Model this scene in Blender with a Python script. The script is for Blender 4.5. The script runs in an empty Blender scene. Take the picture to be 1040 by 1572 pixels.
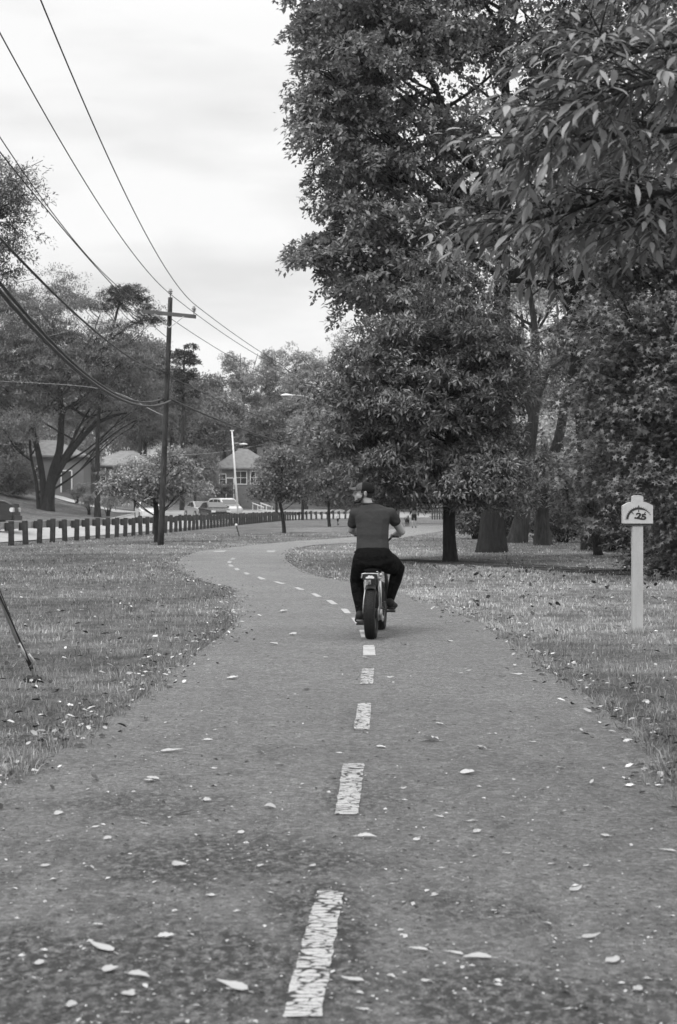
import bpy, bmesh, math, random
import numpy as np
from mathutils import Vector, Matrix, Euler
R = math.radians
sc = bpy.context.scene
col = sc.collection

# ------------------------------------------------------------------ camera
CAMH, F, HOR = 1.40, 2183.0, 778.0        # height, focal length in photo pixels, horizon row
cam_d = bpy.data.cameras.new('camera')
cam = bpy.data.objects.new('camera', cam_d); col.objects.link(cam)
cam_d.sensor_fit = 'VERTICAL'; cam_d.sensor_height = 36.0; cam_d.lens = 36.0 * F / 1572.0
cam.location = (0, 0, CAMH); cam.rotation_euler = (R(90 - 0.21), 0, 0)
cam_d.clip_start = 0.1; cam_d.clip_end = 6000
cam_d.dof.use_dof = True; cam_d.dof.focus_distance = 15.0; cam_d.dof.aperture_fstop = 5.0
sc.camera = cam

# ------------------------------------------------------------------ world, sun, exposure
SUN_EL, SUN_AZ = 52.0, 215.0
w = bpy.data.worlds.new('World'); sc.world = w; w.use_nodes = True
nt = w.node_tree; nt.nodes.clear()
def N(t, **k):
    n = nt.nodes.new(t)
    for a, b in k.items(): setattr(n, a, b)
    return n
out = N('ShaderNodeOutputWorld'); bg = N('ShaderNodeBackground'); sky = N('ShaderNodeTexSky')
sky.sky_type = 'NISHITA'; sky.sun_disc = False; sky.sun_elevation = R(SUN_EL); sky.sun_rotation = R(SUN_AZ)
sky.air_density = 1.0; sky.dust_density = 4.0
bw = N('ShaderNodeRGBToBW'); nt.links.new(sky.outputs[0], bw.inputs[0])
tc = N('ShaderNodeTexCoord'); mp = N('ShaderNodeMapping'); mp.inputs['Scale'].default_value = (2.2, 1.0, 9.0)
mp.inputs['Rotation'].default_value = (R(0), R(5), 0)
nt.links.new(tc.outputs['Generated'], mp.inputs[0])
nz = N('ShaderNodeTexNoise'); nz.inputs['Scale'].default_value = 1.6; nz.inputs['Detail'].default_value = 5; nz.inputs['Roughness'].default_value = 0.5
nt.links.new(mp.outputs[0], nz.inputs['Vector'])
rp = N('ShaderNodeMapRange'); rp.inputs['From Min'].default_value = .40; rp.inputs['From Max'].default_value = .60
rp.inputs['To Min'].default_value = 6.9; rp.inputs['To Max'].default_value = 8.6; rp.clamp = True
nt.links.new(nz.outputs[0], rp.inputs[0])
mx = N('ShaderNodeMix'); mx.data_type = 'FLOAT'; mx.inputs[0].default_value = .9     # an overcast deck in front of the clear sky
nt.links.new(bw.outputs[0], mx.inputs[2]); nt.links.new(rp.outputs[0], mx.inputs[3])
# an overcast sky is up to three times brighter overhead than near the horizon
sx = N('ShaderNodeSeparateXYZ'); nt.links.new(tc.outputs['Generated'], sx.inputs[0])
zr_ = N('ShaderNodeMapRange'); zr_.inputs['From Min'].default_value = .32; zr_.inputs['From Max'].default_value = .95; zr_.inputs['To Min'].default_value = 1.0; zr_.inputs['To Max'].default_value = 2.5
nt.links.new(sx.outputs[2], zr_.inputs[0]); ml = N('ShaderNodeMath', operation='MULTIPLY'); nt.links.new(mx.outputs[0], ml.inputs[0]); nt.links.new(zr_.outputs[0], ml.inputs[1])
nt.links.new(ml.outputs[0], bg.inputs[0]); bg.inputs[1].default_value = 0.10
nt.links.new(bg.outputs[0], out.inputs[0])
sd = bpy.data.lights.new('sun', 'SUN'); sd.energy = 1.5; sd.angle = R(18); sd.color = (1, 1, 1)
so = bpy.data.objects.new('sun', sd); col.objects.link(so)
az = R(SUN_AZ)
sdir = Vector((math.sin(az) * math.cos(R(SUN_EL)), math.cos(az) * math.cos(R(SUN_EL)), math.sin(R(SUN_EL))))
so.rotation_euler = (-sdir).to_track_quat('-Z', 'Y').to_euler(); so.location = sdir * 60
vs = sc.view_settings; vs.view_transform = 'Standard'; vs.look = 'None'; vs.exposure = 0.3; vs.gamma = 1.0
sc.render.engine = 'CYCLES'
sc.cycles.max_bounces = 6; sc.cycles.diffuse_bounces = 3; sc.cycles.glossy_bounces = 2
sc.cycles.transmission_bounces = 3; sc.cycles.transparent_max_bounces = 6

rng = np.random.default_rng(11); random.seed(5)

# ------------------------------------------------------------------ helpers
def gp(px, py, z=0.0):                    # photo pixel on the ground -> world metres
    Y = (CAMH - z) * F / (py - HOR)
    return Vector(((px - 520) / F * Y, Y, z))
def at(px, py, Y): return Vector(((px - 520) / F * Y, Y, CAMH - (py - HOR) / F * Y))

def tag(o, label=None, cat=None, group=None, kind=None):
    if label: o['label'] = label
    if cat: o['category'] = cat
    if group: o['group'] = group
    if kind: o['kind'] = kind
    return o
def empty(name, loc, rz=0, **k):
    o = bpy.data.objects.new(name, None); col.objects.link(o); o.location = loc; o.rotation_euler = (0, 0, rz)
    o.empty_display_size = .1
    return tag(o, **k)
def link(name, me, mat, parent=None, smooth=False):
    o = bpy.data.objects.new(name, me); col.objects.link(o)
    if mat and not me.materials: me.materials.append(mat)
    if smooth: me.polygons.foreach_set('use_smooth', [True] * len(me.polygons))
    if parent: o.parent = parent
    return o
def fin(name, bm, mat, parent=None, smooth=False):
    bmesh.ops.recalc_face_normals(bm, faces=bm.faces)
    me = bpy.data.meshes.new(name); bm.to_mesh(me); bm.free()
    return link(name, me, mat, parent, smooth)
def copy_tree(o, parent=None):
    c = o.copy(); col.objects.link(c); c.parent = parent
    for ch in [x for x in bpy.data.objects if x.parent == o]: copy_tree(ch, c)
    return c

def box(bm, c, s, rot=None, taper=None):
    M = Matrix.Translation(c) @ (rot.to_4x4() if rot else Matrix.Identity(4))
    vs_ = []
    for z in (-.5, .5):
        t = taper if (taper and z > 0) else (1, 1)
        for x, y in ((-.5, -.5), (.5, -.5), (.5, .5), (-.5, .5)):
            vs_.append(bm.verts.new(M @ Vector((x * s[0] * t[0], y * s[1] * t[1], z * s[2]))))
    f = []
    for q in ((3, 2, 1, 0), (4, 5, 6, 7), (0, 1, 5, 4), (1, 2, 6, 5), (2, 3, 7, 6), (3, 0, 4, 7)):
        f.append(bm.faces.new([vs_[i] for i in q]))
    return f
def frame_of(d):
    d = Vector(d).normalized(); up = Vector((0, 0, 1)) if abs(d.z) < .95 else Vector((1, 0, 0))
    a = d.cross(up).normalized(); return a, a.cross(d).normalized()
def tube(bm, pts, rad, n=8, caps=True):
    pts = [Vector(p) for p in pts]
    if not hasattr(rad, '__len__'): rad = [rad] * len(pts)
    rings = []; a = None
    for i, p in enumerate(pts):
        d = (pts[min(i + 1, len(pts) - 1)] - pts[max(i - 1, 0)])
        if d.length < 1e-9: d = Vector((0, 0, 1))
        d.normalize()
        if a is None: a, b = frame_of(d)
        else:
            a = (a - d * a.dot(d)).normalized(); b = a.cross(d).normalized()
        rings.append([bm.verts.new(p + (a * math.cos(2 * math.pi * k / n) + b * math.sin(2 * math.pi * k / n)) * rad[i]) for k in range(n)])
    for i in range(len(rings) - 1):
        for k in range(n):
            bm.faces.new((rings[i][k], rings[i][(k + 1) % n], rings[i + 1][(k + 1) % n], rings[i + 1][k]))
    if caps:
        bm.faces.new(rings[0][::-1]); bm.faces.new(rings[-1])
def smoothpath(pts, rad, sub=4):
    P = [np.array(p, float) for p in pts]; out_p = []; out_r = []
    P = [2 * P[0] - P[1]] + P + [2 * P[-1] - P[-2]]
    for i in range(1, len(P) - 2):
        for s in range(sub):
            t = s / sub; p0, p1, p2, p3 = P[i - 1:i + 3]
            out_p.append(.5 * (2 * p1 + (p2 - p0) * t + (2 * p0 - 5 * p1 + 4 * p2 - p3) * t * t + (3 * p1 - p0 - 3 * p2 + p3) * t ** 3))
            out_r.append(rad[i - 1] * (1 - t) + rad[i] * t)
    out_p.append(P[-2]); out_r.append(rad[-1])
    return [Vector(p) for p in out_p], out_r
def prism(bm, pts, t, M=None):            # polygon in XZ, thickness t along Y
    M = M or Matrix.Identity(4)
    a = [bm.verts.new(M @ Vector((x, -t / 2, z))) for x, z in pts]
    b = [bm.verts.new(M @ Vector((x, t / 2, z))) for x, z in pts]
    bm.faces.new(a); bm.faces.new(b[::-1]); n = len(pts)
    for i in range(n): bm.faces.new((a[i], b[i], b[(i + 1) % n], a[(i + 1) % n]))
def npmesh(name, V, faces, mat, parent=None, smooth=False):
    """V (n,3); faces: (m,k) int array or list of such arrays"""
    if not isinstance(faces, list): faces = [faces]
    me = bpy.data.meshes.new(name)
    me.vertices.add(len(V)); me.vertices.foreach_set('co', np.ascontiguousarray(V, np.float32).ravel())
    nl = sum(f.size for f in faces); npoly = sum(len(f) for f in faces)
    me.loops.add(nl); me.loops.foreach_set('vertex_index', np.concatenate([f.ravel() for f in faces]).astype(np.int32))
    tot = np.concatenate([np.full(len(f), f.shape[1], np.int32) for f in faces])
    st = np.concatenate([[0], np.cumsum(tot)[:-1]]).astype(np.int32)
    me.polygons.add(npoly); me.polygons.foreach_set('loop_start', st)
    me.update(calc_edges=True)
    return link(name, me, mat, parent, smooth)
def nrm(a): return a / np.maximum(np.linalg.norm(a, axis=-1, keepdims=True), 1e-9)

# ------------------------------------------------------------------ materials (all grey: the photograph is black and white)
class MT:
    def __init__(s, name):
        s.m = bpy.data.materials.new(name); s.m.use_nodes = True; s.t = s.m.node_tree
        s.t.nodes.clear(); s.o = s.t.nodes.new('ShaderNodeOutputMaterial')
        s.b = s.t.nodes.new('ShaderNodeBsdfPrincipled'); s.t.links.new(s.b.outputs[0], s.o.inputs[0])
    def n(s, t, ins=None, **k):
        n = s.t.nodes.new(t)
        for a, b in k.items(): setattr(n, a, b)
        for a, b in (ins or {}).items():
            if hasattr(b, 'links') or isinstance(b, bpy.types.NodeSocket): s.t.links.new(b, n.inputs[a])
            else: n.inputs[a].default_value = b
        return n
    def pos(s, scale=(1, 1, 1), obj=True):
        c = s.n('ShaderNodeTexCoord') if obj else s.n('ShaderNodeNewGeometry')
        m = s.n('ShaderNodeMapping', {'Scale': scale, 'Vector': c.outputs['Object'] if obj else c.outputs['Position']})
        return m.outputs[0]
    def noise(s, vec, scale, detail=4, rough=.55, lo=.3, hi=.7, a=0., b=1.):
        z = s.n('ShaderNodeTexNoise', {'Vector': vec, 'Scale': scale, 'Detail': detail, 'Roughness': rough})
        return s.n('ShaderNodeMapRange', {0: z.outputs[0], 1: lo, 2: hi, 3: a, 4: b}).outputs[0]
    def math(s, op, a, b=None):
        d = {0: a}
        if b is not None: d[1] = b
        return s.n('ShaderNodeMath', d, operation=op).outputs[0]
    def mix(s, f, a, b):
        n = s.t.nodes.new('ShaderNodeMix'); n.data_type = 'FLOAT'
        for i, v in ((0, f), (2, a), (3, b)):
            if isinstance(v, bpy.types.NodeSocket): s.t.links.new(v, n.inputs[i])
            else: n.inputs[i].default_value = v
        return n.outputs[0]
    def col(s, v, rough=.7, spec=.4):
        if isinstance(v, bpy.types.NodeSocket): s.t.links.new(v, s.b.inputs['Base Color'])
        else: s.b.inputs['Base Color'].default_value = (v, v, v, 1)
        if isinstance(rough, bpy.types.NodeSocket): s.t.links.new(rough, s.b.inputs['Roughness'])
        else: s.b.inputs['Roughness'].default_value = rough
        s.b.inputs['Specular IOR Level'].default_value = spec
    def bump(s, h, dist=.01, strength=.6):
        n = s.n('ShaderNodeBump', {'Height': h, 'Distance': dist, 'Strength': strength})
        s.t.links.new(n.outputs[0], s.b.inputs['Normal'])

def plain(name, v, rough=.6, var=.25, scale=6, metal=0., spec=.4, bump=0., bscale=60):
    m = MT(name); p = m.pos()
    m.col(m.noise(p, scale, 5, .6, .3, .7, v * (1 - var), v * (1 + var)), rough, spec)
    m.b.inputs['Metallic'].default_value = metal
    if bump: m.bump(m.noise(p, bscale, 3), bump, .7)
    return m.m
def foliage(name, v, trans=.22, var=.62, rough=.55, spec=.35):
    m = MT(name); g = m.n('ShaderNodeNewGeometry')
    r = m.n('ShaderNodeMapRange', {0: g.outputs['Random Per Island'], 3: v * (1 - var), 4: v * (1 + var)}).outputs[0]
    big = m.noise(g.outputs['Position'], .8, 2, .5, .35, .65, .8, 1.2)
    c = m.math('MULTIPLY', r, big)
    m.col(c, rough, spec)
    tr = m.n('ShaderNodeBsdfTranslucent', {0: c})
    ms = m.n('ShaderNodeMixShader', {0: trans, 1: m.b.outputs[0], 2: tr.outputs[0]})
    m.t.links.new(ms.outputs[0], m.o.inputs[0])
    return m.m
def bark(name, v):
    m = MT(name); p = m.pos((6, 6, 1.2), False)
    h = m.noise(p, 2.2, 6, .65, .3, .7)
    m.col(m.mix(h, v * .45, v * 1.5), .9, .2); m.bump(h, .05, .9)
    return m.m
# ------------------------------------------------------------------ layout curves (world metres)
LEFTPX = [(0,1206),(42,1187),(88,1160),(138,1121),(185,1091),(227,1064),(269,1025),(308,1000),(338,979),(355,962),(363,945),(364,933),(362,918),(352,905),
          (335,899),(319,895),(298,888),(283,880),(275,873),(272,867),(275,861),(281,856),(301,848),(329,843.5),(364,840),(405,835.6),(454,831),(502,828),(540,825),
          (575,820),(600,813),(640,808),(670,807.2),(700,806.6),(740,806)]
RIGHTPX = [(1040,1213),(1014,1190),(994,1154),(984,1131),(948,1108),(909,1075),(870,1049),(840,1031),(818,1013),(795,994),(772,981),(749,963),(700,943),
           (660,928),(620,912),(580,901),(537,894),(499,887.5),(471,879),(450,868.5),(439,860),(437,855),(442,849),(454,842.5),(485,837),(537,834),(600,829),
           (640,822),(672,817),(700,812.5),(740,810)]
L = [Vector((-1.72, -40, 0)), Vector((-1.72, 3, 0))] + [gp(*p) for p in LEFTPX]
Rr = [Vector((1.70, -40, 0)), Vector((1.69, 3, 0))] + [gp(*p) for p in RIGHTPX]
L2, _ = smoothpath(L, [1] * len(L), 4); R2, _ = smoothpath(Rr, [1] * len(Rr), 4)
L2 += [Vector((40, 128, 0))]; R2 += [Vector((40, 119, 0))]
PATH = np.array([(p.x, p.y) for p in L2] + [(p.x, p.y) for p in R2[::-1]])
def inpoly(x, y, poly=PATH):
    r = np.zeros(x.shape, bool); n = len(poly); j = n - 1
    for i in range(n):
        xi, yi = poly[i]; xj, yj = poly[j]
        if yi != yj:
            c = ((yi > y) != (yj > y)) & (x < (xj - xi) * (y - yi) / (yj - yi) + xi); r ^= c
        j = i
    return r
FEN = [Vector(p + (0,)) for p in [(-19, -30), (-17, 0), (-14.1, 30), (-11.95, 50), (-9.5, 73), (-7.7, 107), (-6.5, 128), (-4.5, 150), (0, 163), (8, 176), (20, 188), (40, 200), (90, 220), (200, 240)]]
FEN_S, _ = smoothpath(FEN, [1] * len(FEN), 6)
def offset(poly, d):
    o = []
    for i, p in enumerate(poly):
        t = (poly[min(i + 1, len(poly) - 1)] - poly[max(i - 1, 0)]).normalized()
        o.append(p + Vector((-t.y, t.x, 0)) * d)
    return o
ROAD_IN = offset(FEN_S, 1.3); ROAD_OUT = offset(FEN_S, 11.0)
RO = np.array([(p.x, p.y) for p in ROAD_OUT])
def sdist(x, y, poly):                     # signed distance to a polyline, positive on its left
    best = np.full(x.shape, 1e9); sg = np.zeros(x.shape)
    for i in range(len(poly) - 1):
        a = poly[i]; d = poly[i + 1] - a; l2 = (d ** 2).sum()
        t = np.clip(((x - a[0]) * d[0] + (y - a[1]) * d[1]) / l2, 0, 1)
        qx = x - a[0] - t * d[0]; qy = y - a[1] - t * d[1]; dd = np.hypot(qx, qy)
        c = d[0] * (y - a[1]) - d[1] * (x - a[0])
        m = dd < best; best = np.where(m, dd, best); sg = np.where(m, np.sign(c), sg)
    return best * sg
SW = np.array([(1.2, 37.6), (2.6, 36.0), (4.2, 33.6), (5.5, 31.4), (6.6, 29.6), (8.5, 27.5), (12, 24), (20, 18)])
def hgt(x, y):
    x = np.asarray(x, float); y = np.asarray(y, float)
    d = sdist(x, y, RO)
    t = np.clip(d / 24, 0, 1); z = 3.1 * t * t * (3 - 2 * t) + np.clip(d - 24, 0, 400) * .01
    s = np.abs(sdist(x, y, SW)); z = z + .01 * np.exp(-(s / .9) ** 2) * np.clip(x - 1, 0, 1)
    z = z + .3 * np.clip((d + 9.8) / 2, 0, 1)
    z = z + .6 * np.clip((d + 8.6) / 8.6, 0, 1) * np.clip((y - 114) / 16, 0, 1)
    dp = np.clip((np.abs(x) - 2.4) / 3, 0, 1)
    z = z + .03 * dp * np.sin(x * .9 + y * .35) * np.sin(y * .6) * (y < 45)
    return z
def hz(x, y): return float(hgt(np.array([x]), np.array([y]))[0])

# ------------------------------------------------------------------ ground materials
def grass_value(m, base):
    """tone of the turf by place: dry pale strip on the right verge, mottled everywhere"""
    g = m.n('ShaderNodeNewGeometry'); P = g.outputs['Position']
    v = m.noise(P, .35, 4, .6, .36, .64, base * .7, base * 1.3)
    v = m.math('MULTIPLY', v, m.noise(P, 2.6, 4, .65, .38, .62, .68, 1.25))
    def spot(c, s, k):
        mp_ = m.n('ShaderNodeMapping', {'Vector': P, 'Location': (-c[0] / s[0], -c[1] / s[1], 0), 'Scale': (1 / s[0], 1 / s[1], 0)})
        l = m.n('ShaderNodeVectorMath', {0: mp_.outputs[0]}, operation='LENGTH').outputs['Value']
        wob = m.math('ADD', l, m.noise(P, 1.1, 3, .6, .3, .7, -.16, .16))
        return m.n('ShaderNodeMapRange', {0: wob, 1: .75, 2: 1.15, 3: k, 4: 1.0}).outputs[0]
    v = m.math('MULTIPLY', v, spot((4.6, 24), (4.2, 9.5), 1.5))
    v = m.math('MULTIPLY', v, spot((-1.5, 47), (6.5, 11), 1.35))
    v = m.math('MULTIPLY', v, spot((5, 88), (9, 22), 1.35))
    v = m.math('MULTIPLY', v, spot((7, 46), (9, 8), 1.3))
    return v, P
m = MT('turf'); v, P = grass_value(m, .15)
fine = m.noise(P, 38, 4, .7, .4, .62, .5, 1.45); v = m.math('MULTIPLY', v, fine)
m.col(v, .95, .15); m.bump(m.noise(P, 25, 5, .7), .04, .8); M_TURF = m.m
m = MT('turf_blades'); v, P = grass_value(m, .27)
g = m.n('ShaderNodeNewGeometry')
v = m.math('MULTIPLY', v, m.n('ShaderNodeMapRange', {0: g.outputs['Random Per Island'], 3: .5, 4: 1.5}).outputs[0])
m.col(v, .7, .3)
tr = m.n('ShaderNodeBsdfTranslucent', {0: v}); ms = m.n('ShaderNodeMixShader', {0: .25, 1: m.b.outputs[0], 2: tr.outputs[0]})
m.t.links.new(ms.outputs[0], m.o.inputs[0]); M_BLADE = m.m

m = MT('asphalt'); g = m.n('ShaderNodeNewGeometry'); P = g.outputs['Position']
a = m.noise(P, .55, 5, .6, .32, .68, .120, .160)
a = m.math('MULTIPLY', a, m.noise(P, 6, 5, .65, .3, .7, .86, 1.12))
grit = m.math('MULTIPLY', m.noise(P, 130, 3, .75, .40, .60, .55, 1.5), m.noise(P, 45, 4, .8, .40, .60, .72, 1.3))
a = m.math('MULTIPLY', a, grit)
for sc_, lo_, hi_ in ((48.0, .55, 1.5), (15.0, .82, 1.2)):        # single stones and patches of coarser stone
    v1 = m.n('ShaderNodeTexVoronoi', {'Vector': P, 'Scale': sc_}, feature='F1')
    a = m.math('MULTIPLY', a, m.n('ShaderNodeMapRange', {0: m.n('ShaderNodeSeparateColor', {0: v1.outputs['Color']}).outputs[0], 3: lo_, 4: hi_}).outputs[0])
vo = m.n('ShaderNodeTexVoronoi', {'Vector': P, 'Scale': 95.0}, feature='F1')
st = m.n('ShaderNodeMapRange', {0: vo.outputs['Distance'], 1: .14, 2: .26, 3: 1.9, 4: 1.0}).outputs[0]
gate = m.n('ShaderNodeMapRange', {0: vo.outputs['Color'], 1: .72, 2: .78}).outputs[0]
a = m.math('MULTIPLY', a, m.mix(gate, 1.0, st))
# old dark, pitted patches where the binder shows, mostly close by
mp_ = m.n('ShaderNodeMapping', {'Vector': P, 'Scale': (1.5, 1.0, 1)})
big = m.noise(mp_.outputs[0], 1.15, 5, .62, .46, .66, .08, .9)
pit = m.noise(mp_.outputs[0], 21, 6, .8, .42, .54, 0, 1)
yf = m.n('ShaderNodeSeparateXYZ', {0: P}).outputs[1]
near = m.n('ShaderNodeMapRange', {0: yf, 1: 5.0, 2: 10.5, 3: 1.0, 4: .12}).outputs[0]
for cx_, cy_, rx_, ry_ in ((-.62, 4.15, 1.0, .7), (-.42, 5.6, .75, .5), (-.04, 4.6, .22, .9), (.05, 6.9, .17, .7), (.10, 9.4, .15, .7), (.5, 4.0, .6, .35), (-.9, 6.6, .5, .4)):     # worn hollows where the binder has gone
    mq = m.n('ShaderNodeMapping', {'Vector': P, 'Location': (-cx_ / rx_, -cy_ / ry_, 0), 'Scale': (1 / rx_, 1 / ry_, 0)})
    ln_ = m.math('ADD', m.n('ShaderNodeVectorMath', {0: mq.outputs[0]}, operation='LENGTH').outputs['Value'], m.noise(P, 3.5, 4, .7, .3, .7, -.35, .35))
    big = m.math('MAXIMUM', big, m.n('ShaderNodeMapRange', {0: ln_, 1: .55, 2: 1.15, 3: 1.0, 4: 0.0}).outputs[0])
dk = m.math('MULTIPLY', m.math('MULTIPLY', big, pit), near)
a = m.mix(dk, a, .046)
a = m.math('MULTIPLY', a, m.n('ShaderNodeMapRange', {0: yf, 1: 9.0, 2: 34.0, 3: 1.0, 4: 1.32}).outputs[0])   # grazing sky sheen on the far path, painted in as a lighter tone
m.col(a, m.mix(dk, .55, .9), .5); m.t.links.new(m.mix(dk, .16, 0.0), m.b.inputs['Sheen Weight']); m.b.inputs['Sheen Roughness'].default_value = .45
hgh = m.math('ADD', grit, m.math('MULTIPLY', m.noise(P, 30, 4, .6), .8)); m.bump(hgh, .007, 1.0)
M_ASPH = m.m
m = MT('worn_white_paint'); P = m.n('ShaderNodeNewGeometry').outputs['Position']
wob = m.n('ShaderNodeTexNoise', {'Vector': P, 'Scale': 22.0, 'Detail': 3.0})
pp = m.n('ShaderNodeVectorMath', {0: P, 1: m.n('ShaderNodeVectorMath', {0: wob.outputs['Color'], 1: (.016, .016, 0)}, operation='MULTIPLY').outputs[0]}, operation='ADD').outputs[0]
mp_ = m.n('ShaderNodeMapping', {'Vector': pp, 'Scale': (15, 36, 1), 'Rotation': (0, 0, .12)})
vo = m.n('ShaderNodeTexVoronoi', {'Vector': mp_.outputs[0], 'Scale': 1.0, 'Randomness': 1.0}, feature='DISTANCE_TO_EDGE')
wd = m.noise(P, 13, 4, .7, .38, .64, .02, .13)
cr = m.math('GREATER_THAN', vo.outputs[0], wd)
v = m.mix(cr, .03, m.noise(P, 60, 3, .6, .35, .65, .31, .45))
m.col(v, .75, .3); M_PAINT = m.m
m = MT('fresher_white_paint'); P = m.n('ShaderNodeNewGeometry').outputs['Position']; m.col(m.math('MULTIPLY', m.noise(P, 30, 4, .7, .35, .65, .32, .46), m.noise(P, 6, 3, .6, .35, .6, .75, 1.0)), .75, .3); M_PAINT2 = m.m
m = MT('road_concrete'); P = m.pos()
m.col(m.noise(P, .5, 5, .6, .3, .7, .27, .35), .85, .3); M_ROAD = m.m
m = MT('dark_ground'); P = m.pos()
m.col(m.noise(P, 9, 5, .7, .3, .7, .035, .085), .95, .1); m.bump(m.noise(P, 30, 4), .03, .9); M_DARK_GROUND = m.m
M_KERB = plain('kerb_concrete', .42, .85, .2, 3)

# ------------------------------------------------------------------ ground sheet
def axis(parts):
    o = []
    for a_, b_, s in parts: o += list(np.arange(a_, b_, s))
    return np.array(o + [parts[-1][1]])
xs = axis([(-700, -300, 100), (-300, -80, 20), (-80, -30, 3), (-30, -3, .8), (-3, 13, .25), (13, 40, 1.5), (40, 100, 8), (100, 300, 40), (300, 700, 100)])
ys = axis([(-300, -30, 30), (-30, 0, 3), (0, 22, .8), (22, 42, .25), (42, 60, 1), (60, 220, 2.5), (220, 400, 20), (400, 900, 100)])
X, Y = np.meshgrid(xs, ys); Z = hgt(X, Y)
V = np.stack([X, Y, Z], -1).reshape(-1, 3); nx = len(xs)
i = np.arange((len(ys) - 1) * (nx - 1)); r_, c_ = i // (nx - 1), i % (nx - 1); b0 = r_ * nx + c_
ground = npmesh('ground', V, np.stack([b0, b0 + 1, b0 + nx + 1, b0 + nx], -1), M_TURF, None, True); tag(ground, kind='structure')

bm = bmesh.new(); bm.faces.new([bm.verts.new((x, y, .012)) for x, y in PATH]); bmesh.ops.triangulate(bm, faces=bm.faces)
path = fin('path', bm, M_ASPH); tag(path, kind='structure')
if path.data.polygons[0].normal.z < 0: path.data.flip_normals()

DASH = [((487,1375),(528,1375),(433,1570),(494,1570)), ((527,1177),(560,1177),(514,1256),(550,1256)), ((550,1083),(571,1083),(543,1124),(567,1124)),
        ((556,1029),(575,1029),(553,1053),(573,1053)), ((558,993),(575,993),(558,1009),(577,1009)), ((552,969),(569,969),(555,981),(573,981)),
        ((539,950),(550,950),(546,959.5),(557,959.5)), ((523,936.6),(533.5,936.6),(530,943.6),(539.5,943.6)), ((500.5,923.2),(509,922.9),(510,929.7),(519.6,929.5)),
        ((477,912.6),(485,912.3),(486,918),(495,917.8)), ((451,903.2),(458,902.8),(461,907.6),(469.4,907.2)), ((419,894.2),(425,893.8),(432,898),(440,897.6)),
        ((394,887),(399.5,886.6),(401,891),(409.5,890.5)), ((373.5,880.2),(378.5,879.7),(378.6,883.3),(384.5,882.7)), ((359.5,873.5),(365,873),(363,877),(369,876.2)),
        ((349.5,867.6),(355.5,867.6),(353.5,871.1),(360,870.6)), ((350.5,861.9),(356.5,862.2),(349,865.3),(355,865.5)), ((357,857.2),(363,858),(352.5,859.9),(358.5,860.5)),
        ((331,846.3),(350,845.8),(327,848.6),(344,848.2)), ((411,845.8),(425,846),(408.5,848.3),(421,848.4))]
for k, q in enumerate(DASH + [None]):
    bm = bmesh.new()
    if q: c = [gp(*q[0]), gp(*q[1]), gp(*q[3]), gp(*q[2])]
    else: c = [Vector((-.17, 3.05, 0)), Vector((-.07, 3.05, 0)), Vector((-.1, 2.3, 0)), Vector((-.2, 2.3, 0))]
    # ragged edge: split the long sides and jitter them a few millimetres
    pts = []
    for a_, b_ in ((c[0], c[1]), (c[1], c[2]), (c[2], c[3]), (c[3], c[0])):
        n_ = max(1, int((b_ - a_).length / .05))
        for j in range(n_):
            p = a_.lerp(b_, j / n_); pts.append((p.x + random.uniform(-.004, .004) * (k < 6), p.y + random.uniform(-.006, .006) * (k < 6)))
    bm.faces.new([bm.verts.new((x, y, .0165)) for x, y in pts])
    fin('painted_dash', bm, M_PAINT if k < 4 or not q else M_PAINT2, path)

def strip(name, A, B, za, zb, mat, hfun=True):
    n = len(A); T = np.linspace(0, 1, 17); a2 = np.array([(p.x, p.y) for p in A]); b2 = np.array([(p.x, p.y) for p in B])
    xy = a2[:, None] * (1 - T)[None, :, None] + b2[:, None] * T[None, :, None]; xy = np.concatenate([xy[:-1] * (1 - f) + xy[1:] * f for f in (0, .25, .5, .75)], 1).reshape(-1, 17, 2); n = len(xy)
    V = np.concatenate([xy, (hgt(xy[..., 0], xy[..., 1]) + za)[..., None]], -1).reshape(-1, 3)
    i = (np.arange(n - 1)[:, None] * 17 + np.arange(16)[None]).ravel()
    return npmesh(name, V, np.stack([i, i + 1, i + 18, i + 17], -1), mat, None, True)
road = strip('road', ROAD_IN[:-3], ROAD_OUT[:-3], .045, .045, M_ROAD); tag(road, kind='structure')
if road.data.polygons[0].normal.z < 0: road.data.flip_normals()
# far kerb
KO = offset(FEN_S, 11.15)
bm = bmesh.new()
for a_, b_, c_, d_ in zip(ROAD_OUT[:-3], ROAD_OUT[1:-2], KO[:-3], KO[1:-2]):
    q = [bm.verts.new((p.x, p.y, z + hz(p.x, p.y))) for p, z in ((a_, 0), (b_, 0), (b_, .14), (a_, .14), (d_, .15), (c_, .15))]
    bm.faces.new((q[0], q[1], q[2], q[3])); bm.faces.new((q[3], q[2], q[4], q[5]))
tag(fin('kerb', bm, M_KERB), kind='structure')
# pale concrete driveway and front walk up the lawn
def ribbon(name, pts, wd, mat, dz=.05):
    pts = [Vector(p) for p in pts]; P_, _ = smoothpath([p.to_3d() for p in pts], [1] * len(pts), 8)
    A = offset(P_, wd / 2); B = offset(P_, -wd / 2)
    V = []
    for a_, b_ in zip(A, B): V += [(a_.x, a_.y, hz(a_.x, a_.y) + dz), (b_.x, b_.y, hz(b_.x, b_.y) + dz)]
    V = np.array(V); i = np.arange(len(A) - 1) * 2
    return npmesh(name, V, np.stack([i, i + 1, i + 3, i + 2], -1), mat)
tag(ribbon('driveway', [(-32, 150), (-27, 140), (-21.5, 132), (-18.6, 127)], 2.6, M_KERB, .07), kind='structure')
tag(ribbon('driveway', [(-11.5, 186), (-9.5, 178), (-8.4, 170), (-8.0, 167)], 1.8, M_KERB, .07), kind='structure')

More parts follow.
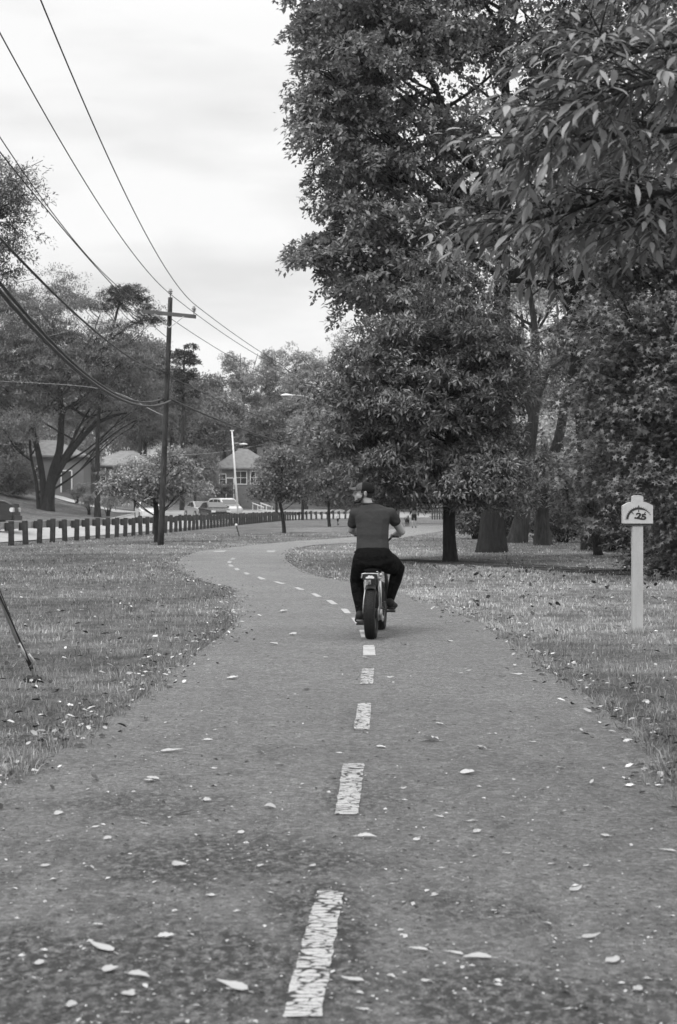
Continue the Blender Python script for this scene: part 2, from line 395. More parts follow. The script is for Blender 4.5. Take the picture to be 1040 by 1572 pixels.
# ------------------------------------------------------------------ grass blades and litter
def polar_points(n, r0, r1, half=26):
    r = r0 * (r1 / r0) ** rng.random(n); a = np.radians(rng.uniform(-half, half, n))
    return r * np.sin(a), r * np.cos(a)
def blades(n, r0, r1, h, wd):
    x, y = polar_points(n, r0, r1); k = ~inpoly(x, y) & ((np.abs(sdist(x, y, SW)) > 1.1) | (x < 1.5) | (rng.random(len(x)) < .12)); x, y = x[k], y[k]
    clump = (np.sin(x * 3.1 + np.sin(y * 2.3) * 2) * np.sin(y * 2.7 + np.cos(x * 1.9) * 2) + 1) / 2
    k = rng.random(len(x)) < .45 + .55 * clump; x, y, clump = x[k], y[k], clump[k]
    n = len(x); z = hgt(x, y); r = np.hypot(x, y)
    H = h * rng.uniform(.5, 1.25, n) * (.7 + .6 * clump); W = wd * rng.uniform(.6, 1.3, n) * np.maximum(1, r / 11)
    a = rng.uniform(0, 2 * np.pi, n); ln = rng.uniform(.1, 1.1, n)
    sx, sy = np.cos(a), np.sin(a); dx, dy = -sy * ln, sx * ln
    b = np.stack([x, y, z - .004], -1)
    side = np.stack([sx * W, sy * W, 0 * x], -1)
    mid = b + np.stack([dx * H * .3, dy * H * .3, H * .6], -1); tip = b + np.stack([dx * H, dy * H, H * np.clip(1.05 - ln * .4, .3, 1)], -1)
    V = np.stack([b - side, b + side, mid - side * .7, mid + side * .7, tip], 1).reshape(-1, 3)
    i = np.arange(n)[:, None] * 5
    return V, i + np.array([[0, 1, 3, 2]]), i + np.array([[2, 3, 4]])
def tufts(pts, per, h, wd, sp):            # longer tussocks, given as (x, y) centres
    x = np.repeat(pts[:, 0], per) + rng.normal(0, sp, len(pts) * per); y = np.repeat(pts[:, 1], per) + rng.normal(0, sp, len(pts) * per)
    n = len(x); cx = np.repeat(pts[:, 0], per); cy = np.repeat(pts[:, 1], per); z = hgt(x, y)
    H = h * rng.uniform(.4, 1.3, n) * np.repeat(rng.uniform(.5, 1.3, len(pts)), per); W = wd * rng.uniform(.6, 1.3, n); dx = (x - cx) / sp * .35 + rng.normal(0, .3, n); dy = (y - cy) / sp * .35 + rng.normal(0, .3, n)
    a = rng.uniform(0, 2 * np.pi, n); side = np.stack([np.cos(a) * W, np.sin(a) * W, 0 * x], -1); b = np.stack([x, y, z - .004], -1)
    mid = b + np.stack([dx * H * .35, dy * H * .35, H * .6], -1); tip = b + np.stack([dx * H, dy * H, H * .95], -1)
    V = np.stack([b - side, b + side, mid - side * .7, mid + side * .7, tip], 1).reshape(-1, 3); i = np.arange(n)[:, None] * 5
    return V, i + np.array([[0, 1, 3, 2]]), i + np.array([[2, 3, 4]])
def edge_pts(poly, n, y0, y1, spread):
    pts = np.array([(p.x, p.y) for p in poly]); d = np.diff(pts, axis=0); l = np.hypot(d[:, 0], d[:, 1]); my = (pts[:-1, 1] + pts[1:, 1]) / 2
    wgt = np.where((my > y0) & (my < y1), l / np.maximum(my, 5) ** .8, 0); wgt = wgt / wgt.sum()
    i = rng.choice(len(l), n, p=wgt); t = rng.random(n); p = pts[i] + d[i] * t[:, None]; nn = nrm(np.stack([-d[i, 1], d[i, 0]], -1))
    return p + nn * rng.normal(0, 1, n)[:, None] * spread
_x, _y = polar_points(1500, 6, 30); _k = ~inpoly(_x, _y)
_pp = gp(978.5, 972); foot = np.array([[_pp.x + .085 * math.cos(t), _pp.y + .085 * math.sin(t)] for t in np.linspace(0, 6.28, 14)])
_s = [blades(150000, 5.5, 34, .055, .0028), blades(50000, 26, 75, .06, .004), tufts(edge_pts(L2, 420, 4, 34, .05) + np.array([[-.03, 0]]), 16, .075, .0028, .035), tufts(edge_pts(R2, 420, 4, 34, .05) + np.array([[.03, 0]]), 16, .075, .0028, .035),
      tufts(np.stack([_x[_k], _y[_k]], -1), 12, .085, .003, .03), tufts(foot, 16, .10, .003, .025)]
_o = np.cumsum([0] + [len(q[0]) for q in _s])
o = npmesh('grass', np.concatenate([q[0] for q in _s]), [np.concatenate([q[1] + a_ for q, a_ in zip(_s, _o)]), np.concatenate([q[2] + a_ for q, a_ in zip(_s, _o)])], M_BLADE)
tag(o, kind='stuff')

def oriented(P, D, U, S, T, faces, name, mat, parent=None, smooth=False):
    """place leaf template T (k,3) at P with axis D and rough up-vector U, scale S"""
    D = nrm(D); Xa = nrm(np.cross(D, U)); Zn = np.cross(Xa, D)
    S = S[:, None, None]
    V = P[:, None, :] + S * (T[None, :, 0:1] * Xa[:, None, :] + T[None, :, 1:2] * D[:, None, :] + T[None, :, 2:3] * Zn[:, None, :])
    k = len(T); i = np.arange(len(P))[:, None] * k; V = V.reshape(-1, 3)
    return npmesh(name, V, [i + np.array([f]) for f in faces], mat, parent, smooth)
LEAF4 = (np.array([(0, 0, 0), (-.27, .45, .07), (0, 1, -.03), (.27, .45, .07)]), [(0, 2, 1), (0, 3, 2)])
LEAF_CURL = (np.array([(0, 0, .02), (-.22, .3, .10), (-.17, .7, .12), (0, 1, .05), (.2, .7, .16), (.24, .3, .05), (0, .5, 0)]),
             [(0, 6, 1), (1, 6, 2), (2, 6, 3), (3, 6, 4), (4, 6, 5), (5, 6, 0)])
LANCE = (np.array([(0, 0, 0), (-.10, .18, .03), (0, .2, -.01), (.10, .18, .03), (-.15, .45, .03), (0, .48, -.02), (.15, .45, .03), (-.09, .76, -.02), (0, .78, -.06), (.09, .76, -.02), (0, 1, -.16)]),
         [(0, 2, 1), (0, 3, 2), (1, 2, 5, 4), (2, 3, 6, 5), (4, 5, 8, 7), (5, 6, 9, 8), (7, 8, 10), (8, 9, 10)])
_o = [(0, 0), (.05, .14), (.26, .12), (.16, .30), (.42, .42), (.18, .50), (.34, .74), (.12, .70), (0, 1)]
_l = [(-x, y) for x, y in _o[1:-1]][::-1]
OAKLEAF = (np.array([(x, y, .12 * abs(x)) for x, y in _o + _l]), [(0, 1, 2, 3), (0, 3, 4, 5), (0, 5, 6, 7), (0, 7, 8), (0, 8, 9), (0, 9, 10, 11), (0, 11, 12, 13), (0, 13, 14, 15)])
_a = [math.pi / 2 + math.pi * 2 * k / 10 for k in range(10)]
STAR = (np.array([(0, 0, 0), (0, .42, 0)] + [((.50 if k % 2 == 0 else .17) * math.cos(a_) , .42 + (.56 if k % 2 == 0 else .17) * math.sin(a_), -.10 if k % 2 == 0 else .02) for k, a_ in enumerate(_a)]),
        [(1, 2 + k, 2 + (k + 1) % 10) for k in range(10)])
SLIM = (np.array([(0, 0, 0), (-.17, .45, .06), (0, 1, -.08), (.17, .45, .06)]), [(0, 2, 1), (0, 3, 2)])
M_DRY = foliage('dry_leaf', .52, .15, .5, .6); M_DRYD = foliage('dark_dry_leaf', .05, .05, .4, .8)

def litter(x, y, s, name, mat, dz=.006, tilt=.35, T=LEAF_CURL):
    n = len(x); a = rng.uniform(0, 2 * np.pi, n)
    D = np.stack([np.cos(a), np.sin(a), rng.uniform(-.1, tilt, n)], -1)
    U = np.stack([rng.normal(0, tilt, n), rng.normal(0, tilt, n), np.ones(n)], -1)
    return oriented(np.stack([x, y, hgt(x, y) + dz], -1), D, U, s, T[0], T[1], name, mat)
# litter gathered along both edges of the path
def edge_pts(poly, n, y0, y1, spread):
    pts = np.array([(p.x, p.y) for p in poly]); d = np.diff(pts, axis=0); l = np.hypot(d[:, 0], d[:, 1]); my = (pts[:-1, 1] + pts[1:, 1]) / 2
    wgt = np.where((my > y0) & (my < y1), l / np.maximum(my, 5) ** .8, 0); wgt = wgt / wgt.sum()
    i = rng.choice(len(l), n, p=wgt); t = rng.random(n); p = pts[i] + d[i] * t[:, None]; nn = nrm(np.stack([-d[i, 1], d[i, 0]], -1))
    return p + nn * rng.normal(0, 1, n)[:, None] * spread
for poly, n, nm in ((L2, 2100, 1), (R2, 1700, 1)):
    p = edge_pts(poly, n, 3, 48, .16) + np.array([[-.1 if poly is L2 else .1, 0]]); p[:, 0] += rng.normal(0, .03, n)
    clumpy = np.sin(p[:, 1] * 5.3) + np.sin(p[:, 1] * 2.1 + 1) + rng.normal(0, .8, n) > -.5; p = p[clumpy]
    sg = rng.random(len(p)) < .55
    tag(litter(p[sg, 0], p[sg, 1], rng.uniform(.018, .07, sg.sum()), 'leaf_litter', M_DRY, .022), kind='stuff')
    tag(litter(p[~sg, 0], p[~sg, 1], rng.uniform(.03, .07, (~sg).sum()), 'leaf_litter', M_DRYD, .02), kind='stuff')
x, y = polar_points(3400, 6, 75); k = ~inpoly(x, y); x, y = x[k], y[k]; g1 = rng.random(len(x)) < .45
tag(litter(x[g1], y[g1], rng.uniform(.025, .065, g1.sum()), 'leaf_litter', M_DRY, .035), kind='stuff')
tag(litter(x[~g1], y[~g1], rng.uniform(.04, .09, (~g1).sum()), 'leaf_litter', M_DRYD, .03), kind='stuff')
x = rng.uniform(1.6, 7.5, 110); y = rng.uniform(17, 33, 110); k = ~inpoly(x, y)
tag(litter(x[k], y[k], rng.uniform(.07, .14, k.sum()), 'leaf_litter', M_DRYD, .04, .8), kind='stuff')
# twigs, seeds and leaf crumbs lying on the asphalt
x, y = polar_points(26000, 3.3, 24, 26); k = inpoly(x, y); x, y = x[k], y[k]; n = len(x); g1 = rng.random(n) < .36
sz = rng.uniform(.005, .016, n) * (1 + (rng.random(n) < .12) * 1.2) 
tag(litter(x[g1], y[g1], sz[g1], 'leaf_crumbs', plain('crumb', .40, .8, .4, 20), .0135, .25, LEAF4), kind='stuff')
tag(litter(x[~g1], y[~g1], sz[~g1] * .9, 'leaf_crumbs', M_DRYD, .0135, .25, LEAF4), kind='stuff')

# dark, ragged-edged strip across the grass on the right
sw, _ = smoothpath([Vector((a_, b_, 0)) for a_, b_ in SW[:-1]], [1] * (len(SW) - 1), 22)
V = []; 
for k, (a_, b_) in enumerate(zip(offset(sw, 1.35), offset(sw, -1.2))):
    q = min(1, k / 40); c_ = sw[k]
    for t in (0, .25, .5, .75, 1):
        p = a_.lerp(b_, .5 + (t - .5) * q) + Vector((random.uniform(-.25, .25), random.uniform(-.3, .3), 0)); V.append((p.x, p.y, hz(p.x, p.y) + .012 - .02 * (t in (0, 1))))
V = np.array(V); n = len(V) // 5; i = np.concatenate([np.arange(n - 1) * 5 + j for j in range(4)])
o = npmesh('dark_strip', V, np.stack([i, i + 1, i + 6, i + 5], -1), M_DARK_GROUND, None, True); tag(o, kind='structure')

# ------------------------------------------------------------------ single fallen leaves that can be picked out on the path
PICK = [(155,1457,52,'l','long slim pale leaf lying crosswise at lower left of the asphalt'),
 (255,1440,27,'o','broad pale leaf propped up on edge above the long slim leaf, lower left'),
 (151,1422,17,'o','small crumpled pale leaf just above the long slim leaf at lower left'),
 (169,1490,27,'o','blunt pale leaf below the long slim leaf at lower left'),
 (214,1501,42,'l','pointed pale leaf beside the dark stain, right of the blunt leaf at lower left'),
 (357,1518,54,'l','longest curved pale leaf, lying left of the nearest painted dash'),
 (196,1528,23,'o','small pale leaf third from the bottom in the lower left cluster'),
 (323,1376,15,'o','round pale scrap of leaf left of the top of the nearest dash'),
 (541,1507,38,'l','broad pale leaf touching the right side of the nearest painted dash'),
 (600,1502,15,'o','small round pale leaf right of the broad leaf at the nearest dash'),
 (556,1551,24,'l','pale leaf with lifted tip at bottom edge right of the nearest dash'),
 (696,1466,32,'l','thick pale leaf standing beside a slender one at lower right'),
 (733,1474,48,'l','slender pale leaf with its stalk beneath the thick leaf at lower right'),
 (655,1509,18,'o','small pale leaf below the pair at lower right'),
 (642,1460,32,'l','thin straight pale leaf left of the thick leaf at lower right'),
 (908,1439,33,'l','pale leaf with dark tip alone at far lower right'),
 (940,1477,24,'o','twin lobed pale leaf at far lower right below the dark tipped one'),
 (884,1366,25,'l','oval pale leaf with trailing stalk at middle right of the asphalt'),
 (929,1284,15,'o','round bright leaf near the right side of the path'),
 (235,1197,20,'o','upper bright leaf of the overlapping pair on the left of the path'),
 (228,1200,16,'o','lower bright leaf of the overlapping pair on the left of the path'),
 (265,1155,38,'l','long flat pale leaf across the left half of the path beyond the pair'),
 (564,1287,32,'l','curved pale leaf between the first and second dashes'),
 (288,1250,28,'d','dark rolled leaf lying across the left half of the path'),
 (662,1137,24,'o','pale leaf with raised rim right of the third dash')]
MORE = [(192,1556,18),(733,1278,14),(674,1254,16),(719,1261,24),(1025,1308,27),(137,1334,16),(275,1331,24),(222,1265,15),(165,1289,14),(147,1270,12),(318,1230,15),(415,1241,22),
 (429,1174,16),(418,1115,14),(358,1042,17),(400,1157,12),(585,1148,14),(520,1157,13),(739,1149,14),(817,1139,13),(675,1112,12),(718,1188,22),(763,1197,10),(793,1035,20),
 (320,1137,16),(553,1527,14),(680,1333,12),(1014,1190,16),(1005,1172,22),(560,1010,8),(770,1039,16),(720,1030,10),(436,940,14),(600,1040,12),(330,1180,12),(470,1060,10),(655,1075,11),
 (420,990,14),(450,975,12),(500,1010,10),(690,985,12),(620,990,12),(860,1180,14),(930,1240,12),(900,1330,14),(780,1310,12),(840,1420,14),(980,1520,16),(870,1550,18),(760,1400,13),(70,1330,16),(90,1250,14),
 (60,1480,16),(110,1545,18),(300,1545,14),(400,1330,12),(370,1280,12),(480,1330,10),(620,1210,10),(640,1290,12)]
def ground_leaf(px, py, wpx, kind):
    p = gp(px, py, .015); s = wpx * p.y / F
    ya = random.uniform(-.75, .75); s = s / (.35 + .65 * math.cos(ya)); yaw = ya + (math.pi if random.random() < .5 else 0); foldn = random.uniform(.25, .8); tw = random.uniform(-.5, .5); side_b = random.uniform(.7, 1.2)
    T = []; n = 9; wd = {'l': .24, 'o': .46, 'd': .12}[kind] * random.uniform(.85, 1.15); bend = random.uniform(-.12, .12)
    lift = random.uniform(.06, .14) if kind != 'o' else random.uniform(.12, .22)
    V = []
    for i in range(n + 1):
        t = i / n; ww = wd * 1.9 * t ** .55 * (1 - t) ** (1.05 if kind != 'o' else .75) * random.uniform(.86, 1.1) + .003; cx = t - .5; cy = bend * math.sin(math.pi * t) * 1.6
        z0 = .03 + lift * 1.3 * (t - .35) ** 2 * 2; rl = tw * (t - .5)
        for sg, wk in ((-1, ww), (0, 0), (1, ww * side_b)):
            up = abs(wk) * foldn * random.uniform(.8, 1.2) * (1.25 if sg > 0 else .7); yy = sg * wk * math.cos(foldn * .8)
            V.append((cx + random.uniform(-.008, .008), cy + yy - rl * up, max(.006, z0 + up + yy * rl)))
    bm = bmesh.new(); vv = [bm.verts.new(Vector(q) * s) for q in V]
    for i in range(n):
        for j in (0, 1): bm.faces.new((vv[i * 3 + j], vv[i * 3 + j + 1], vv[i * 3 + 4 + j], vv[i * 3 + 3 + j]))
    tube(bm, [Vector((-.5, 0, .02)) * s, Vector((-.62, .03, .04)) * s, Vector((-.70, .02, .01)) * s], .006 * s + .0006, 4)
    o = fin('fallen_leaf', bm, M_DRYD if kind == 'd' else M_DRY, None, True); o.location = p; o.rotation_euler = (random.uniform(.05, .28) * (1 if abs(yaw) < 1.6 else -1), 0, yaw)
    return o
for px, py, wp, kd, lb in PICK: tag(ground_leaf(px, py, wp, kd), lb, 'leaf', 'fallen leaves on the path')
for px, py, wp in MORE: tag(ground_leaf(px, py, wp, random.choice('lo')), 'small pale fallen leaf scattered on the asphalt path', 'leaf', 'fallen leaves on the path')
# ------------------------------------------------------------------ trees
BK_DARK = bark('dark_bark', .028); BK_MID = bark('grey_bark', .062); BK_BLACK = bark('wet_bark', .028); BK_PALE = bark('pale_bark', .24)
def trunk_tube(bm, pts, rad, n=16, flare=0., seed=0):
    pts, rad = smoothpath(pts, rad, 5); rs = random.Random(seed); ph = [rs.uniform(0, 6.28) for _ in range(4)]
    rings = []; a = None; Lh = 0
    for i, p in enumerate(pts):
        d = (pts[min(i + 1, len(pts) - 1)] - pts[max(i - 1, 0)]).normalized()
        if i: Lh += (p - pts[i - 1]).length
        if a is None: a, b = frame_of(d)
        else: a = (a - d * a.dot(d)).normalized(); b = a.cross(d).normalized()
        fl = flare * math.exp(-Lh / (rad[0] * 1.6))
        ring = []
        for k in range(n):
            th = 2 * math.pi * k / n
            rr = rad[i] * (1 + .05 * math.sin(3 * th + ph[0] + Lh * .4) + .04 * math.sin(5 * th + ph[1] - Lh * .3) + fl * (.55 + .45 * math.sin(5 * th + ph[2])))
            ring.append(bm.verts.new(p + (a * math.cos(th) + b * math.sin(th)) * rr))
        rings.append(ring)
    for i in range(len(rings) - 1):
        for k in range(n): bm.faces.new((rings[i][k], rings[i][(k + 1) % n], rings[i + 1][(k + 1) % n], rings[i + 1][k]))
    bm.faces.new(rings[-1]); return pts, rad
def unit(n):
    v = rng.normal(size=(n, 3)); return nrm(v)
def crown_points(blobs, nc, surf=.35):
    w_ = np.array([b[6] * (b[3] * b[4] * b[5]) ** .8 for b in blobs]); w_ = w_ / w_.sum()
    k = rng.choice(len(blobs), nc, p=w_); B = np.array([b[:6] for b in blobs])[k]
    return B[:, :3] + unit(nc) * B[:, 3:6] * (rng.random(nc) ** surf)[:, None] * rng.uniform(.9, 1.08, nc)[:, None]
def crown(name, blobs, nleaf, ls, T, mat, parent, off, cr=.9, flat=.55, per=260, droop=.15, surf=.35, out=.6, smooth=False, trim=None, tuft=False):
    nc = max(8, nleaf // per); C = crown_points(blobs, nc, surf)
    if trim is not None: C = C[trim(C)]; nc = len(C)
    k = rng.integers(0, nc, nleaf); d = unit(nleaf)
    d[:, 2] = np.where(d[:, 2] < -.25, -d[:, 2] * rng.choice([1, -.6], nleaf), d[:, 2])
    crs = cr * rng.uniform(.55, 1.3, nc)[k]
    # leaves sit along little sprays inside each clump
    sp = rng.integers(0, 14, nleaf); jit = unit(nleaf) * (.10 if tuft else .13)
    key = (k * 14 + sp); U_ = unit(nc * 14); U_[:, 2] = np.abs(U_[:, 2]) * .9 - .15; U_ = nrm(U_)
    sd_ = U_[key]; tt = rng.uniform(.25, 1, nleaf) ** (.45 if tuft else .7)
    d2 = nrm(sd_ + jit * (1.2 + tt[:, None])) 
    Ploc = d2 * (crs * tt)[:, None]; Ploc[:, 2] *= flat; Ploc[:, 2] -= droop * crs * tt ** 2
    P = C[k] + Ploc + rng.normal(0, .03, (nleaf, 3))
    D = nrm(d2 * out + unit(nleaf) * .65 + np.array([0, 0, -.28])); U = nrm(np.array([0, 0, 1.]) + d2 * .35 + unit(nleaf) * .55)
    S = ls * rng.uniform(.6, 1.25, nleaf)
    o = oriented(P - np.array(off), D, U, S, T[0], T[1], name, mat, parent, smooth)
    return o, C
def px_blob(px, py, rx, ry, Y, rd=None, w_=1.):
    s = Y / F; p = at(px, py, Y); return (p.x, p.y, p.z, rx * s, rd if rd else (rx + ry) / 2 * s, ry * s, w_)
def limb_tubes(bm, stem, C, n, r0, r1=.012, seed=0, bendz=.3, low=.15):
    rs = random.Random(seed); idx = rs.sample(range(len(C)), min(n, len(C)))
    for i in idx:
        c = Vector(C[i]); best = None
        for q, (p, r) in enumerate(stem):
            if q < low * len(stem): continue
            dd = (Vector((c.x, c.y, 0)) - Vector((p.x, p.y, 0))).length; e = abs((c.z - p.z) - dd * .75) + .05 * (c - p).length
            if best is None or e < best[0]: best = (e, p, r)
        p, r = best[1], best[2]; h = (c - p).length; m1 = p.lerp(c, .35) + Vector((rs.uniform(-.06, .06) * h, rs.uniform(-.06, .06) * h, -.04 * h + bendz * .1 * h)); m2 = p.lerp(c, .7) + Vector((rs.uniform(-.08, .08) * h, rs.uniform(-.08, .08) * h, bendz * .22 * h))
        ra = min(r * .75, r0 * (.5 + h / 9))
        P_, r_ = smoothpath([p, m1, m2, c], [ra, ra * .65, ra * .38, r1], 4); tube(bm, P_, r_, 6, False)
        for t in range(3):                 # forked twigs
            a_ = P_[rs.randint(5, len(P_) - 2)]; e_ = c + Vector((rs.uniform(-1, 1), rs.uniform(-1, 1), rs.uniform(-.3, .6))) * min(h * .2, .7)
            tube(bm, [a_, a_.lerp(e_, .5) + Vector((0, 0, .03 * h)), e_], [ra * .3, ra * .2, r1 * .6], 4, False)

def tree(name, label, cat, base, stems, blobs, nleaf, ls, T, leafmat, barkmat, group=None, flare=.22, nl=40, limb_r=.1, cr=.9, flat=.55, per=260, droop=.15,
         surf=.35, out=.6, extra=None, low=.15, seed=1, trim=None, bendz=.3, n=16, tuft=False):
    """stems: list of [(point, radius)...] in world space; blobs in world space"""
    b = Vector(base); root = empty(name, b, label=label, cat=cat, group=group)
    bm = bmesh.new(); st_all = []
    if name == 'spreading_tree': stems = [[(p, r * .76) for p, r in st] for st in stems]
    for q, st in enumerate(stems):
        P_, r_ = trunk_tube(bm, [Vector(p) for p, r in st], [r for p, r in st], n, flare if q == 0 or (Vector(st[0][0]) - b).length < 1.2 else 0, seed + q)
        st_all += list(zip(P_, r_))
    me = None
    if nleaf:
        o, C = crown('crown', blobs, nleaf, ls, T, leafmat, root, b, cr, flat, per, droop, surf, out, trim=trim, tuft=tuft)
        limb_tubes(bm, st_all, C, nl, limb_r, seed=seed, low=low, bendz=bendz)
    if extra: extra(bm)
    bmesh.ops.translate(bm, verts=bm.verts, vec=-b)
    fin('trunk', bm, barkmat, root, True)
    return root
def pxstem(Y, pts, dy=0): return [(at(px, py, Y + dy * i), wpx / 2 * Y / F) for i, (px, py, wpx) in enumerate(pts)]
def gz(px, Y, z=0):
    """ground point under picture column px at depth Y"""
    x = (px - 520) / F * Y; return Vector((x, Y, hz(x, Y) + z))

FOL_BIG = foliage('big_oak_leaves', .24, .3); FOL_MID = foliage('pin_oak_leaves', .175, .25); FOL_R = foliage('lobed_leaves', .175, .25, .6, .4, .5)
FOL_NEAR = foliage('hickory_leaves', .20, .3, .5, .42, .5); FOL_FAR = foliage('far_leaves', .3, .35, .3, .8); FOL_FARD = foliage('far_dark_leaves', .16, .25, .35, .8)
FOL_WIL = foliage('fine_leaves', .2, .3, .35, .7); FOL_SAP = foliage('sapling_leaves', .33, .3, .5, .6); FOL_GAP = foliage('pale_wood_leaves', .42, .4, .3); FOL_DK = foliage('evergreen_needles', .045, .05, .4, .8); FOL_SH = foliage('shrub_leaves', .12, .2, .5)

# --- the big oak beside the path
Yb = 43.6; S = Yb / F
stem = [(Vector((4.72, Yb, -.1)), .46), (Vector((4.74, Yb, 1.1)), .35), (Vector((4.85, Yb + .1, 3.5)), .31), (Vector((5.0, Yb + .1, 6.5)), .27), (Vector((5.05, Yb, 9.6)), .21), (Vector((5.2, Yb, 12.5)), .16), (Vector((5.0, Yb, 16)), .1), (Vector((5.1, Yb, 19)), .05)]
blobs = [px_blob(*a) for a in [(575,40,112,90,Yb,3.5,1.2),(560,150,85,80,Yb-.5,3,1.2),(575,240,85,70,Yb,3,1),(582,340,95,68,Yb-.5,3,1.3),(532,395,46,36,Yb-.5,1.6,1.3),(570,440,70,55,Yb,2.5,1.2),
    (680,60,110,100,Yb,3.2,.6),(690,200,100,80,Yb,3,.55),(690,330,100,80,Yb,3,.8),(820,60,130,100,Yb,3.2,.65),(960,50,130,110,Yb,3.2,.9),(990,200,110,90,Yb,3,.9),(880,190,90,70,Yb,3,.5),(850,330,90,60,Yb,2.5,.6),
    (600,-100,120,110,Yb,3.5,.7),(780,-120,170,140,Yb,4,.7),(960,-100,150,120,Yb,3.5,.6),(780,-280,150,120,Yb,4,.4),(700,150,260,160,Yb+2.5,2,.35),(508,30,34,40,Yb-.5,1.2,1.2),(522,115,46,60,Yb-.5,1.6,1.3),(520,200,46,55,Yb-.5,1.6,1.2),(530,290,60,50,Yb-.5,1.8,1.2),(525,355,40,34,Yb-.5,1.4,1),(640,460,80,50,Yb,2,1),(492,378,30,32,Yb-.5,1.3,2.6),(520,420,40,26,Yb-.5,1.4,2.0),(500,60,34,40,Yb-.5,1.3,1.6),(510,180,36,50,Yb-.5,1.4,1.8)]]
tree('oak_tree', 'tallest tree, a huge broad oak with thick flared trunk overhanging the path', 'tree', (4.72, Yb, 0), [stem,
     [(Vector((4.9, Yb, 5.6)), .16), (Vector((3.6, Yb - .4, 7.2)), .11), (Vector((1.9, Yb - .6, 9.2)), .07), (Vector((.6, Yb - .6, 11)), .03)],
     [(Vector((5.05, Yb, 9.2)), .15), (Vector((4.2, Yb - .5, 11.5)), .11), (Vector((3.2, Yb - .6, 13.4)), .08), (Vector((2.2, Yb - .5, 16)), .04)],
     [(Vector((5.1, Yb, 8.3)), .14), (Vector((6.6, Yb - .3, 9.6)), .1), (Vector((8.2, Yb, 12.5)), .07), (Vector((9.4, Yb, 15)), .03)],
     [(Vector((5.15, Yb, 11.5)), .12), (Vector((6.0, Yb, 14)), .08), (Vector((7, Yb, 17)), .04)]],
     blobs, 200000, .18, LEAF4, FOL_BIG, BK_DARK, tuft=True, flare=.22, nl=95, limb_r=.09, cr=1.15, flat=.6, per=430, droop=.35, surf=.45, low=.3, seed=3)

# --- the darker young pin oak with the black trunk in front of it
Ym = 36.0
stem = [(Vector((2.83, Ym, -.08)), .19), (Vector((2.80, Ym, .5)), .165), (Vector((2.79, Ym, 1.25)), .15), (Vector((2.8, Ym, 3)), .13), (Vector((2.85, Ym, 5)), .08), (Vector((2.9, Ym, 7.6)), .03)]
blobs = [px_blob(*a) for a in [(700,420,75,55,Ym,1.4,.8),(690,500,115,60,Ym,1.9,1),(600,545,95,40,Ym,1.6,1),(742,560,76,60,Ym,1.6,1),(650,600,150,50,Ym,2.2,1.2),(580,650,100,40,Ym,1.8,1.1),(722,650,92,50,Ym,2,1),
    (610,700,120,34,Ym-.2,2.1,1.2),(745,710,85,34,Ym,2,1.2),(690,735,120,26,Ym-.5,2.2,1.1),(610,752,75,18,Ym,1.8,.9),(740,760,70,16,Ym,1.6,.9),(520,690,40,24,Ym,1.2,.8),(550,575,45,40,Ym,1.2,.8)]]
tree('pin_oak_tree', 'dark dense pin oak with straight black trunk standing in the grass right of the rider', 'tree', (2.83, Ym, 0), [stem], blobs, 130000, .15, SLIM, FOL_MID, BK_BLACK, tuft=True,
     flare=.25, nl=80, limb_r=.04, cr=.78, flat=.4, per=300, droop=.3, surf=.5, low=.42, seed=8, bendz=0)

# --- three slimmer trunks behind on the right
def px3(px, py, Y): return at(px, py, Y)
Y1 = 55.5
b1 = gz(795, Y1)
tree('woodland_tree', 'leaning grey trunk just right of the thick oak trunk', 'tree', b1, [[(b1 + Vector((-.05, 0, -.1)), .38), (px3(802, 790, Y1), .28), (px3(812, 700, Y1), .24), (px3(822, 610, Y1), .2), (px3(822, 520, Y1), .14), (px3(814, 450, Y1), .09), (px3(806, 400, Y1), .05)],
     [(px3(821, 620, Y1), .17), (px3(838, 575, Y1), .13), (px3(852, 560, Y1), .09), (px3(874, 545, Y1), .04)], [(px3(817, 640, Y1), .15), (px3(806, 600, Y1), .13), (px3(800, 560, Y1), .08)],
     [(px3(820, 500, Y1), .07), (px3(800, 490, Y1), .055), (px3(775, 468, Y1), .04), (px3(762, 450, Y1), .02)], [(px3(816, 460, Y1), .06), (px3(800, 448, Y1), .04), (px3(782, 448, Y1), .025)],
     [(px3(828, 505, Y1), .05), (px3(842, 478, Y1), .04), (px3(838, 470, Y1), .02)]],
     [px_blob(*a) for a in [(800,330,80,60,Y1,2,1),(770,640,55,60,Y1,1.6,.7),(790,720,50,40,Y1,1.6,.6),(850,400,60,30,Y1,1.5,.6)]], 12000, .19, LEAF4, FOL_MID, BK_MID, group='tall trees at the wood edge', nl=14, cr=.9, low=.3, seed=21)
Y2 = 52.0; b2 = gz(834, Y2)
tree('woodland_tree', 'upright paler trunk third from the black trunk, with a crooked dark limb', 'tree', b2, [[(b2 + Vector((0, 0, -.1)), .33), (px3(833, 800, Y2), .25), (px3(834, 755, Y2), .22), (px3(842, 715, Y2), .2), (px3(856, 680, Y2), .19), (px3(864, 640, Y2), .17), (px3(880, 560, Y2), .13), (px3(905, 470, Y2), .09)]],
     [px_blob(*a) for a in [(900,500,50,60,Y2,1.5,1),(930,400,60,60,Y2,1.6,1),(840,750,40,28,Y2,1,.5)]], 9000, .19, LEAF4, FOL_MID, BK_MID, group='tall trees at the wood edge', nl=14, cr=.9, low=.4, seed=22)
Y3 = 46.5; b3 = gz(912, Y3)
